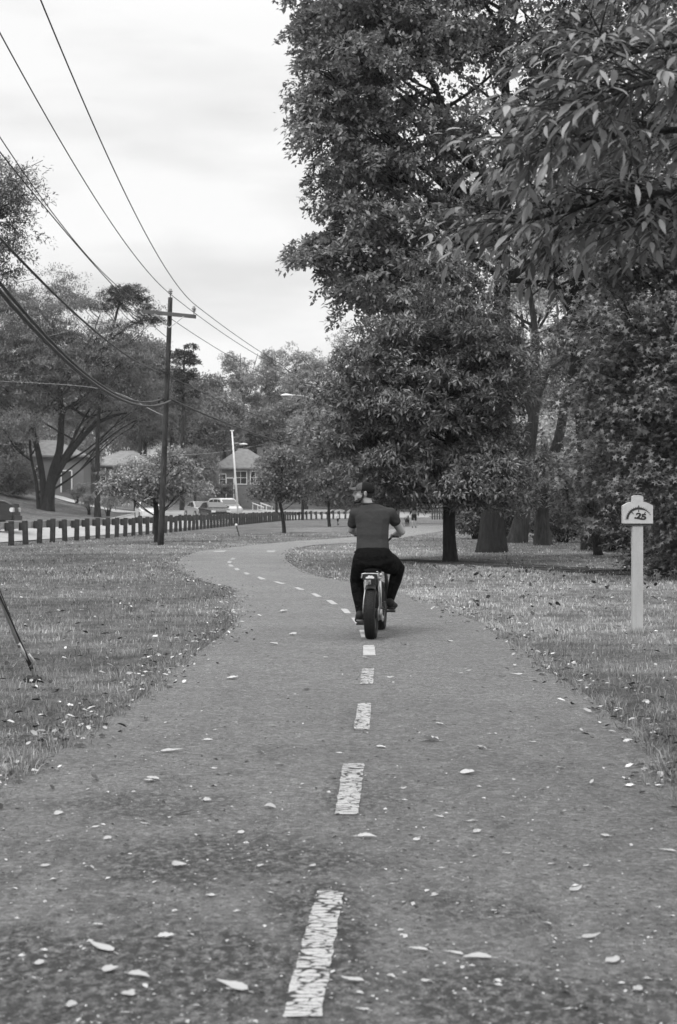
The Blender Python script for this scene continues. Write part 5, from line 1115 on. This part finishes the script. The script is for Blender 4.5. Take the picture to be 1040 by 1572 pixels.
M_SHIRT = cloth('charcoal_tshirt', .043, .016, 3.2); M_TROU = cloth('black_trousers', .006, .03, 8); M_CAPD = cloth('dark_cap', .014, .002, 20); M_CAPF = cloth('grey_cap_front', .085, .002, 20); M_SHOE = plain('black_shoe', .008, .7, .3, 20); M_SOLE = plain('grey_sole', .12, .6, .2, 20)
M_HAIR = plain('dark_hair', .018, .7, .4, 60, bump=.004, bscale=80)

YAW = R(-6.5); B0 = Vector((.345, 14.98, 0))
RID = empty('person', B0 + Vector((0, 0, .0)), YAW, label='man in charcoal t-shirt and cap riding away on the fat tyred bike, looking left', cat='person')
# --- bare body: head, neck, torso core, arms, hands, legs
HC = Vector((-.112, .40, 1.545))
def hand(bm, wrist, grip, side):
    """palm over the grip, four fingers wrapped round it, thumb below"""
    w_ = Vector(wrist); g = Vector(grip)          # grip centre, bar runs along x
    palm = g + Vector((0, -.035, .012)); chain(bm, [(*w_, .026), (*(w_.lerp(palm, .6)), .027), (*palm, .026)])
    ball(bm, palm, (.042, .032, .017))
    for i, (dx, ln) in enumerate(((.033, .92), (.011, 1.0), (-.011, .95), (-.033, .8))):
        x = g.x - side * dx * -1; r = .0092 - .0006 * (i == 3)
        kn = Vector((x, g.y - .006, g.z + .029)); m1 = Vector((x, g.y + .030 * ln, g.z + .022)); m2 = Vector((x, g.y + .036 * ln, g.z - .008)); e = Vector((x, g.y + .012, g.z - .026))
        chain(bm, [(x, palm.y, palm.z + .008, r * 1.15), (*kn, r * 1.1), (*m1, r), (*m2, r * .95), (*e, r * .85)])
    tb = g + Vector((-side * .04, -.03, .0)); chain(bm, [(*(palm + Vector((-side * .02, -.01, 0))), .014), (*tb, .012), (*(g + Vector((-side * .048, .004, -.022))), .0105), (*(g + Vector((-side * .03, .026, -.026))), .009)])
SH = {1: (.172, .395, 1.325), -1: (-.205, .395, 1.325)}; EL = {1: (.285, .50, 1.13), -1: (-.262, .47, 1.15)}; GR = {1: (.20, .80, 1.085), -1: (-.20, .80, 1.085)}
HP = {1: (.105, .28, .86), -1: (-.10, .28, .86)}; KN = {1: (.235, .66, .72), -1: (-.215, .60, .60)}; AN = {1: (.155, .62, .385), -1: (-.165, .46, .255)}
bm = bmesh.new()
ball(bm, HC + Vector((0, .0, .032)), (.097, .077, .080)); ball(bm, HC + Vector((-.035, 0, -.035)), (.062, .06, .07)); ball(bm, HC + Vector((.02, 0, .01)), (.078, .072, .08))
ball(bm, HC + Vector((-.058, .0, -.078)), (.038, .042, .028)); ball(bm, HC + Vector((-.088, .0, -.082)), (.02, .024, .018))      # jaw, chin
chain(bm, [(HC.x - .092, .40, HC.z + .024, .013), (HC.x - .104, .40, HC.z + .004, .0125), (HC.x - .118, .40, HC.z - .017, .0125), (HC.x - .100, .40, HC.z - .027, .014)])   # nose
ball(bm, HC + Vector((-.096, 0, -.048)), (.014, .022, .007)); ball(bm, HC + Vector((-.095, 0, -.060)), (.013, .02, .007))      # lips
ball(bm, HC + Vector((-.088, 0, .04)), (.018, .05, .012))                                                                         # brow
for sy in (-1, 1):
    ball(bm, HC + Vector((-.056, sy * .038, -.030)), (.034, .022, .034)); ball(bm, HC + Vector((.018, sy * .078, -.004)), (.018, .010, .030)); ball(bm, HC + Vector((.022, sy * .084, .014)), (.017, .007, .014))
    ball(bm, HC + Vector((-.088, sy * .030, .016)), (.008, .013, .008))
chain(bm, [(-.035, .38, 1.33, .050), (-.06, .385, 1.41, .052), (-.088, .395, 1.475, .053)])
loftchain(bm, [(-.02, .36, 1.31, .15, .085, .07), (-.02, .34, 1.18, .135, .09, .07), (-.012, .31, 1.02, .13, .09, .07), (-.005, .28, .90, .145, .11, .07)], 5)
for s_ in (1, -1):
    chain(bm, [(*SH[s_], .052), (*(Vector(SH[s_]).lerp(Vector(EL[s_]), .5)), .052), (*EL[s_], .043)])
    e = Vector(EL[s_]); g = Vector(GR[s_]); wr = g + Vector((0, -.085, .02)); chain(bm, [(*e, .043), (*e.lerp(wr, .3), .044), (*e.lerp(wr, .75), .030), (*wr, .025)])
    hand(bm, wr, g, s_)
    chain(bm, [(*HP[s_], .085), (*KN[s_], .055), (*AN[s_], .038)]); a_ = Vector(AN[s_]); chain(bm, [(*a_, .036), (*(a_ + Vector((0, .10, -.06))), .032), (*(a_ + Vector((0, .15, -.07))), .025)])
remesh('body', bm, M_SKIN, RID, .0065, 5)
# --- shirt
bm = bmesh.new()
loftchain(bm, [(-.016, .365, 1.335, .175, .092, .062), (-.018, .36, 1.27, .198, .112, .08), (-.018, .345, 1.18, .186, .118, .08), (-.014, .32, 1.05, .180, .118, .08), (-.012, .295, .95, .186, .128, .07), (-.01, .285, .86, .20, .135, .05)], 7)
loftchain(bm, [(-.055, .375, 1.425, .060, .058, .022), (-.045, .372, 1.395, .10, .07, .03), (-.03, .37, 1.36, .15, .08, .04), (-.018, .37, 1.325, .19, .088, .05)], 5)
for s_ in (1, -1):
    a_ = Vector(SH[s_]); e = Vector(EL[s_]); chain(bm, [(-.062 + .035 * s_, .382, 1.408, .036), (-.04 + .085 * s_, .385, 1.378, .050), (a_.x - .05 * s_, a_.y, a_.z + .004, .066)]); chain(bm, [(a_.x - .05 * s_, a_.y, a_.z + .006, .066), (*a_, .070), (*a_.lerp(e, .25), .067), (*a_.lerp(e, .42 if s_ > 0 else .6), .064)])
remesh('shirt', bm, M_SHIRT, RID, .009, 4, cut=[((0, 0, .872), (0, 0, -1))] + [])
bm = bmesh.new()
for k in range(24):
    t = 2 * math.pi * k / 24
tube(bm, [Vector((-.064 + .064 * math.cos(t), .384 + .060 * math.sin(t), 1.438 + .004 * math.sin(t))) for t in np.linspace(0, 2 * math.pi, 25)], .010, 6, False); fin('collar', bm, M_SHIRT, RID, True)
# --- trousers
bm = bmesh.new()
loftchain(bm, [(-.006, .27, .935, .192, .128, .05), (-.002, .255, .86, .218, .16, .08), (0, .25, .79, .21, .17, .07)], 6)
for s_ in (1, -1):
    h = Vector(HP[s_]); k = Vector(KN[s_]); a_ = Vector(AN[s_])
    chain(bm, [(h.x + .005 * s_, h.y - .02, h.z - .035, .125), (*h.lerp(k, .5), .105), (*k, .078), (*k.lerp(a_, .35), .074), (*k.lerp(a_, .8), .052), (*(k.lerp(a_, .97)), .047)])
    chain(bm, [(h.x + .03 * s_, h.y - .02, h.z - .04, .10), (h.x + .055 * s_, h.y + .15, h.z - .10, .095), (*k.lerp(h, .3), .085)])
remesh('trousers', bm, M_TROU, RID, .009, 4)
# pocket edge and waistband creases are real raised seams
bm = bmesh.new(); tube(bm, [Vector((-.006 + .198 * math.cos(t), .27 + .134 * math.sin(t), .915 + .006 * math.sin(3 * t))) for t in np.linspace(0, 2 * math.pi, 41)], .006, 6, False); fin('belt', bm, M_TROU, RID, True)
# --- shoes
for s_ in (1, -1):
    a_ = Vector(AN[s_]); pit = (.0 if s_ > 0 else -.02); bm = bmesh.new()
    loftchain(bm, [(a_.x, a_.y - .035, a_.z - .035, .046, .05, .052), (a_.x + .004 * s_, a_.y + .03, a_.z - .055, .052, .06, .048), (a_.x + .014 * s_, a_.y + .13, a_.z - .075 + pit, .060, .075, .038), (a_.x + .02 * s_, a_.y + .20, a_.z - .08 + pit, .050, .055, .030)], 6)
    ball(bm, (a_.x, a_.y, a_.z - .0), (.044, .046, .04)); sh = remesh('shoe', bm, M_SHOE, RID, .008, 3)
    bm = bmesh.new(); loftchain(bm, [(a_.x, a_.y - .04, a_.z - .088, .044, .05, .014), (a_.x, a_.y + .04, a_.z - .10, .042, .06, .013), (a_.x, a_.y + .14, a_.z - .113 + pit, .055, .07, .012), (a_.x, a_.y + .20, a_.z - .113 + pit, .045, .05, .012)], 6); remesh('sole', bm, M_SOLE if s_ < 0 else M_SHOE, sh, .007, 2)
# --- cap, hair, beard
bm = bmesh.new(); ball(bm, HC + Vector((.008, 0, .045)), (.106, .088, .079), sub=5)
for v in list(bm.verts):
    if v.co.z < HC.z + .028: v.co.z = HC.z + .028 - (.028 if v.co.x > HC.x else 0) * min(1, (v.co.x - HC.x) / .05)
cp = fin('cap', bm, M_CAPD, RID, True); cp.data.materials.append(M_CAPF)
for p in cp.data.polygons:
    if p.center.x < HC.x - .018 and p.center.z > HC.z + .03: p.material_index = 1
bm = bmesh.new(); rows = []
for i in range(9):
    t = i / 8; rows.append([bm.verts.new((HC.x - .085 - .088 * t * (1 - (u * .62) ** 2), HC.y + u * .074 * (1 - .28 * t * t), HC.z + .028 + .034 * (1 - u * u) * (1 - .4 * t) + .010 * t + dz)) for dz in (0, .006) for u in np.linspace(-1, 1, 11)])
for a_, b_ in zip(rows[:-1], rows[1:]):
    for j in range(10): bm.faces.new((a_[j], a_[j + 1], b_[j + 1], b_[j])); bm.faces.new((a_[j + 11], b_[j + 11], b_[j + 12], a_[j + 12]))
for j in range(10): bm.faces.new((rows[-1][j], rows[-1][j + 1], rows[-1][j + 12], rows[-1][j + 11])); bm.faces.new((rows[0][j], rows[0][j + 11], rows[0][j + 12], rows[0][j + 1]))
fin('brim', bm, M_CAPF, cp, True); bm = bmesh.new(); ball(bm, HC + Vector((.008, 0, .131)), (.010, .010, .005)); fin('button', bm, M_CAPF, cp, True)
bm = bmesh.new(); loftchain(bm, [(HC.x + .05, HC.y, HC.z - .0, .052, .072, .035), (HC.x + .042, HC.y, HC.z - .035, .046, .062, .022)], 4)
for sy in (-1, 1): ball(bm, HC + Vector((-.008, sy * .070, .018)), (.028, .010, .022))
remesh('hair', bm, M_HAIR, RID, .007, 2)
bm = bmesh.new(); chain(bm, [(HC.x - .004, HC.y - .068, HC.z - .0, .008), (HC.x - .012, HC.y - .062, HC.z - .04, .010), (HC.x - .03, HC.y - .054, HC.z - .066, .012), (HC.x - .06, HC.y - .040, HC.z - .088, .013), (HC.x - .098, HC.y, HC.z - .093, .019), (HC.x - .06, HC.y + .042, HC.z - .092, .015), (HC.x - .03, HC.y + .060, HC.z - .065, .014), (HC.x - .012, HC.y + .066, HC.z - .03, .011)])
chain(bm, [(HC.x - .108, HC.y - .022, HC.z - .046, .006), (HC.x - .113, HC.y, HC.z - .040, .006), (HC.x - .108, HC.y + .022, HC.z - .046, .006)])
ball(bm, HC + Vector((-.058, 0, -.080)), (.043, .046, .028)); ball(bm, HC + Vector((-.088, .0, -.088)), (.022, .026, .018))
for sy in (-1, 1): ball(bm, HC + Vector((-.04, sy * .046, -.062)), (.030, .012, .022))
remesh('beard', bm, M_HAIR, RID, .006, 1)

# ------------------------------------------------------------------ the fat tyred bike
BK = empty('fat_tyre_bicycle', B0, YAW, label='black fat tyred electric bicycle ridden away from the camera by the man in the cap', cat='bicycle')
M_FR = plain('satin_black_frame', .02, .35, .2, 6, spec=.6); M_SIL = plain('bright_alloy', .34, .35, .4, 12, .5)
def wheel(y, rr, tr, name='wheel'):
    bm = bmesh.new(); bmesh.ops.create_cone(bm, cap_ends=True, segments=20, radius1=.055, radius2=.055, depth=.12, matrix=Matrix.Translation((0, y, rr)) @ Matrix.Rotation(R(90), 4, 'Y')); hub = fin('hub' if False else name, bm, M_FR, BK, True)
    n1, n2 = 56, 14; bm = bmesh.new(); rings = []
    for i in range(n1):
        a_ = 2 * math.pi * i / n1; ring = []
        for j in range(n2):
            b_ = 2 * math.pi * j / n2; q = rr - tr + tr * math.cos(b_) * (1.0 if math.cos(b_) > 0 else .6); ring.append(bm.verts.new((tr * 1.04 * math.sin(b_), y + q * math.cos(a_), rr + q * math.sin(a_))))
        rings.append(ring)
    for i in range(n1):
        for j in range(n2): bm.faces.new((rings[i][j], rings[(i + 1) % n1][j], rings[(i + 1) % n1][(j + 1) % n2], rings[i][(j + 1) % n2]))
    nk = 58
    for i in range(nk):                    # tread knobs
        for row, bx in ((0, -.030), (1, -.010), (0, .010), (1, .030), (0, -.048), (1, .048)):
            a_ = 2 * math.pi * (i + .5 * row) / nk; b_ = math.asin(bx / tr * .95); q = rr - tr + tr * math.cos(b_) + .002
            M = Matrix.Translation((0, y, rr)) @ Matrix.Rotation(a_, 4, 'X') @ Matrix.Translation((bx, q, 0)) @ Matrix.Rotation(-b_, 4, 'Z')
            vs_ = box(bm, (0, 0, 0), (.014, .008, .017)); vv = {v for f in vs_ for v in f.verts}; bmesh.ops.transform(bm, matrix=M, verts=list(vv))
    fin('tyre', bm, M_RUB, hub, False)
    bm = bmesh.new(); rm = rr - 2 * tr * .80
    for sgn in (-1, 1): tube(bm, [Vector((sgn * .028, y + rm * math.cos(t), rr + rm * math.sin(t))) for t in np.linspace(0, 2 * math.pi, 41)], .012, 6, False)
    fin('rim', bm, M_FR, hub, True)
    bm = bmesh.new()
    for i in range(18):
        t = 2 * math.pi * i / 18; tube(bm, [Vector((.03 * (-1) ** i, y + .05 * math.cos(t + .3), rr + .05 * math.sin(t + .3))), Vector((.01 * (-1) ** i, y + rm * math.cos(t), rr + rm * math.sin(t)))], .0022, 4)
    fin('spokes', bm, M_SIL, hub)
RR = .275; wheel(0, RR, .058); wheel(1.16, RR, .055)
def part(name, fn, mat, parent=BK, sm=True):
    bm = bmesh.new(); fn(bm); return fin(name, bm, mat, parent, sm)
V_ = Vector
def f_frame(bm):
    tube(bm, [V_((0, .44, .30)), V_((0, .40, .52)), V_((0, .36, .70))], .022, 10); tube(bm, [V_((0, .44, .31)), V_((0, .70, .52)), V_((0, .93, .82))], .032, 10)
    tube(bm, [V_((0, .38, .62)), V_((0, .70, .74)), V_((0, .92, .88))], .024, 10); tube(bm, [V_((0, .95, .78)), V_((0, .92, .93))], .03, 12)
    for s_ in (-1, 1): tube(bm, [V_((s_ * .085, 0, RR)), V_((s_ * .08, .22, .29)), V_((s_ * .03, .42, .30))], .014, 8)
    box(bm, (0, .44, .30), (.09, .12, .12))
part('frame', f_frame, M_FR)
def f_stay(bm):
    for s_ in (-1, 1): tube(bm, [V_((s_ * .088, .0, RR + .02)), V_((s_ * .082, .05, .42)), V_((s_ * .066, .14, .60)), V_((s_ * .045, .27, .67)), V_((s_ * .02, .36, .69))], .009, 8)
part('seat_stays', f_stay, M_SIL)
def f_shock(bm):
    tube(bm, [V_((.105, .02, .34)), V_((.095, .06, .50)), V_((.085, .1, .62)), V_((.07, .14, .655))], [.009, .012, .016, .018], 10); ball(bm, (.082, .08, .645), (.019, .019, .019))
part('shock_absorber', f_shock, M_SIL)
def f_fender(bm):
    pr = []
    for t in np.linspace(R(48), R(116), 16): pr.append([V_((x, (RR + .028 - .014 * (x / .06) ** 2) * math.cos(t), RR + (RR + .028 - .014 * (x / .06) ** 2) * math.sin(t))) for x in np.linspace(-.056, .056, 7)])
    for k_ in (0, 1):
        rows = [[bm.verts.new(p + (p - V_((p.x, 0, RR))).normalized() * .004 * k_) for p in r_] for r_ in pr]
        for a_, b_ in zip(rows[:-1], rows[1:]):
            for j in range(6): bm.faces.new((a_[j], a_[j + 1], b_[j + 1], b_[j]))
part('rear_mudguard', f_fender, M_BLACK)
def f_seat(bm): loftchain(bm, [(0, .06, .715, .075, .06, .03), (0, .18, .72, .105, .09, .035), (0, .36, .72, .10, .08, .035), (0, .52, .72, .06, .06, .03)], 6)
bm = bmesh.new(); f_seat(bm); remesh('saddle', bm, plain('matt_black_vinyl', .006, .95, .2, 10, spec=.05), BK, .009, 3)
# rear carrier bracket, dark plate with a smeared white emblem, lamp
def f_rack(bm):
    tube(bm, [V_((-.09, -.14, .655)), V_((-.082, -.14, .70)), V_((-.05, -.14, .703)), V_((.05, -.14, .703)), V_((.082, -.14, .70)), V_((.09, -.14, .655))], .007, 8)
    for s_ in (-1, 1):
        tube(bm, [V_((s_ * .075, -.14, .70)), V_((s_ * .07, .2, .70))], .007, 8)
        prism(bm, [(s_ * .092, .70), (s_ * .072, .70), (s_ * .086, .652)] if s_ < 0 else [(s_ * .072, .70), (s_ * .092, .70), (s_ * .086, .652)], .008, Matrix.Translation((0, -.148, 0)))
rk = part('carrier_bracket', f_rack, M_SIL, sm=False)
pl_ = part('plate', lambda bm: box(bm, (0, -.135, .668), (.15, .012, .06)), M_BLACK, sm=False)
def f_emb(bm):
    prism(bm, [(-.048, .655), (-.03, .651), (0, .654), (.03, .651), (.046, .655), (.040, .662), (.046, .668), (.032, .672), (.024, .683), (.004, .680), (-.008, .685), (-.022, .680), (-.026, .670), (-.040, .668)], .003, Matrix.Translation((0, -.1440, 0)))
part('emblem', f_emb, M_WHITE, pl_, False)
part('tail_light', lambda bm: (ball(bm, (.112, -.12, .688), (.018, .015, .02)), ball(bm, (.075, -.13, .722), (.012, .012, .008))), M_SIL)
part('light_bracket', lambda bm: tube(bm, [V_((-.015, -.138, .64)), V_((-.012, -.10, .60)), V_((-.012, -.06, .585))], .007, 6), M_SIL)
part('crank', lambda bm: (tube(bm, [V_((-.09, .44, .30)), V_((.09, .44, .30))], .018, 10), tube(bm, [V_((.088, .44, .30)), V_((.10, .60, .272))], .012, 8), tube(bm, [V_((-.088, .44, .30)), V_((-.10, .50, .135))], .012, 8)), M_FR)
# pedals follow the soles
for s_ in (1, -1):
    a_ = Vector(AN[s_]); z_ = a_.z - .132; y_ = a_.y + .10
    def f_p(bm, s_=s_, z_=z_, y_=y_, x_=a_.x):
        box(bm, (x_, y_, z_ - .004), (.095, .085, .018)); tube(bm, [V_((s_ * .09, y_, z_ - .004)), V_((x_, y_, z_ - .004))], .008, 6); tube(bm, [V_((s_ * .088, .44, .30)), V_((s_ * .095, y_, z_ - .004))], .011, 8)
    part('pedal', f_p, M_FR, sm=False)
def f_motor(bm):
    tube(bm, [V_((.085, 0, RR)), V_((.115, 0, RR))], .05, 14); box(bm, (.105, .01, .235), (.03, .07, .05)); tube(bm, [V_((.12, -.01, .215)), V_((.125, .03, .245)), V_((.12, .05, .21)), V_((.12, -.01, .195)), V_((.12, -.01, .215))], .007, 6)
    tube(bm, [V_((.075, 0, RR)), V_((.082, 0, RR))], .075, 24)
part('derailleur', f_motor, M_SIL)
def f_chain(bm):
    for dz in (.045, -.045): tube(bm, [V_((.078, 0, RR + dz)), V_((.078, .22, .288 + dz * 1.2)), V_((.078, .44, .30 + dz * 1.4))], .006, 5)
part('chain', f_chain, M_FR)
def f_fork(bm):
    for s_ in (-1, 1): tube(bm, [V_((s_ * .085, 1.16, RR)), V_((s_ * .08, 1.06, .52)), V_((s_ * .07, .98, .70))], [.02, .022, .02], 10)
    box(bm, (0, .975, .70), (.19, .06, .04)); tube(bm, [V_((0, .975, .70)), V_((0, .89, .98))], .02, 10)
part('fork', f_fork, M_FR)
part('headlight', lambda bm: (ball(bm, (0, 1.02, .86), (.06, .05, .06)), tube(bm, [V_((0, .93, .86)), V_((0, 1.0, .86))], .02, 8)), M_FR)
hb = part('handlebar', lambda bm: tube(bm, smoothpath([V_((-.26, .79, 1.085)), V_((-.18, .81, 1.085)), V_((-.10, .88, 1.02)), V_((0, .89, .99)), V_((.10, .88, 1.02)), V_((.18, .81, 1.085)), V_((.26, .79, 1.085))], [.013] * 7, 5)[0], .013, 8), M_FR)
for s_ in (-1, 1):
    part('grip', lambda bm: tube(bm, [V_((s_ * .145, .803, 1.085)), V_((s_ * .262, .793, 1.085))], .017, 10), M_RUB, hb)
    part('brake_lever', lambda bm: tube(bm, [V_((s_ * .13, .82, 1.08)), V_((s_ * .16, .86, 1.065)), V_((s_ * .25, .87, 1.055))], .006, 6), M_SIL, hb)
part('battery', lambda bm: (box(bm, (0, .66, .64), (.08, .26, .14), Matrix.Rotation(R(28), 3, 'X'))), M_BLACK, sm=False)

# ------------------------------------------------------------------ far figures
def far_person(loc, yaw, H_, lb, shirt, bottom, shorts=True, stride=.12, hair=M_HAIR):
    root = empty('person', loc, yaw, label=lb, cat='person'); k = H_ / 1.75; bm = bmesh.new()
    S_ = lambda *p: tuple(q * k for q in p)
    ball(bm, S_(0, .02, 1.64), S_(.075, .09, .11)); ball(bm, S_(0, .10, 1.62), S_(.015, .02, .02)); ball(bm, S_(0, .06, 1.58), S_(.05, .05, .05))
    for s_ in (-1, 1): ball(bm, S_(s_ * .078, .01, 1.63), S_(.012, .02, .03))
    chain(bm, [S_(0, 0, 1.42, .055), S_(0, .01, 1.54, .05)]); loftchain(bm, [S_(0, 0, 1.38, .165, .09, .07), S_(0, .01, 1.2, .14, .095, .08), S_(0, 0, 1.02, .13, .09, .08), S_(0, 0, .92, .15, .10, .07)], 4)
    for s_ in (-1, 1):
        chain(bm, [S_(s_ * .18, 0, 1.39, .048), S_(s_ * .23, -.02 * s_, 1.12, .038), S_(s_ * .235, .05 + .05 * s_, .88, .027)]); w_ = Vector(S_(s_ * .235, .05 + .05 * s_, .86)); ball(bm, w_ + Vector(S_(0, .01, -.03)), S_(.018, .032, .045))
        for i in range(4): p = w_ + Vector(S_(0, -.018 + .014 * i, -.065)); chain(bm, [(*p, .0085), (*(p + Vector(S_(-.008 * s_, .004, -.05 + .006 * abs(i - 1.5)))), .007)])
        p = w_ + Vector(S_(0, .035, -.01)); chain(bm, [(*p, .01), (*(p + Vector(S_(-.01 * s_, .02, -.045))), .008)])
        chain(bm, [S_(s_ * .09, 0, .90, .085), S_(s_ * .095, stride * s_ * .6, .50, .056), S_(s_ * .10, stride * s_ - .03, .36, .058), S_(s_ * .10, stride * s_ - .05, .09, .038)]); loftchain(bm, [S_(s_ * .10, stride * s_ - .07, .05, .035, .04, .035), S_(s_ * .105, stride * s_ + .1, .035, .045, .06, .025)], 3)
    remesh('body', bm, M_SKIN, root, .011, 2)
    bm = bmesh.new(); loftchain(bm, [S_(0, 0, 1.41, .16, .095, .055), S_(0, .01, 1.22, .168, .118, .08), S_(0, 0, 1.02, .165, .115, .08), S_(0, 0, .93, .175, .125, .06)], 5)
    for s_ in (-1, 1): chain(bm, [S_(s_ * .165, 0, 1.40, .064), S_(s_ * .215, -.01 * s_, 1.2, .058)])
    remesh('shirt', bm, shirt, root, .014, 2)
    bm = bmesh.new(); loftchain(bm, [S_(0, 0, .97, .165, .118, .05), S_(0, 0, .86, .175, .125, .07)], 4); e = .52 if shorts else .10
    for s_ in (-1, 1): chain(bm, [S_(s_ * .09, 0, .86, .10), S_(s_ * .098, stride * s_ * .55, .55, .082)] + ([] if shorts else [S_(s_ * .10, stride * s_ - .05, .14, .055)]))
    remesh('shorts' if shorts else 'trousers', bm, bottom, root, .014, 2)
    bm = bmesh.new(); loftchain(bm, [S_(0, -.005, 1.68, .083, .095, .085), S_(0, -.03, 1.62, .078, .07, .07)], 3); remesh('hair', bm, hair, root, .014, 1)
    for s_ in (-1, 1): bm = bmesh.new(); loftchain(bm, [S_(s_ * .10, stride * s_ - .075, .055, .045, .05, .05), S_(s_ * .105, stride * s_ + .11, .04, .052, .07, .038)], 4); remesh('shoe', bm, M_SHOE, root, .012, 1)
M_S2 = cloth('grey_shirt', .12); M_SH2 = cloth('black_shorts', .012); M_S3 = cloth('white_shirt', .7)
far_person(gp(636, 810.2), R(-8), 1.72, 'walker in grey shirt and black shorts on the path beyond the rider', M_S2, M_SH2, True, .10, plain('fair_hair', .3, .7))
far_person(gp(519, 806.5), R(50), 1.0, 'small child in white top and dark trousers on the grass left of the rider', M_S3, M_SH2, False, .12)
# dog walking at the walker's left
dp = gp(625.5, 807.5); root = empty('dog', dp, R(-12), label='dark dog trotting on the path just left of the walker', cat='dog'); bm = bmesh.new()
loftchain(bm, [(0, -.26, .47, .085, .09, .10), (0, -.05, .46, .09, .12, .105), (0, .20, .47, .105, .13, .14)], 5); chain(bm, [(0, .28, .52, .085), (0, .38, .62, .065), (0, .42, .68, .06)]); ball(bm, (0, .45, .70), (.062, .075, .062)); chain(bm, [(0, .50, .685, .038), (0, .58, .665, .026)])
for s_ in (-1, 1):
    ball(bm, (s_ * .05, .42, .755), (.018, .012, .038))
    chain(bm, [(s_ * .075, .24, .42, .05), (s_ * .075, .22 + .03 * s_, .24, .028), (s_ * .075, .25 + .05 * s_, .03, .02)]); ball(bm, (s_ * .075, .275 + .05 * s_, .022), (.026, .038, .02))
    chain(bm, [(s_ * .07, -.26, .44, .072), (s_ * .08, -.18 - .03 * s_, .29, .045), (s_ * .08, -.33 - .04 * s_, .17, .022), (s_ * .08, -.30 - .04 * s_, .03, .019)]); ball(bm, (s_ * .08, -.27 - .04 * s_, .02), (.024, .036, .018))
chain(bm, [(0, -.33, .52, .022), (0, -.42, .62, .017), (0, -.43, .74, .012)]); remesh('body', bm, plain('dark_fur', .025, .9, .3, 30, bump=.004, bscale=60), root, .011, 2)

# ------------------------------------------------------------------ the damp air of an overcast day
hm = bpy.data.materials.new('haze'); hm.use_nodes = True; ht = hm.node_tree; ht.nodes.clear(); ho = ht.nodes.new('ShaderNodeOutputMaterial'); hv = ht.nodes.new('ShaderNodeVolumePrincipled')
hv.inputs['Color'].default_value = (.9, .9, .9, 1); hv.inputs['Density'].default_value = .00028; hv.inputs['Anisotropy'].default_value = .2; ht.links.new(hv.outputs[0], ho.inputs['Volume'])
bm = bmesh.new(); box(bm, (0, 400, 18), (1500, 1500, 42)); tag(fin('haze', bm, hm), kind='stuff')
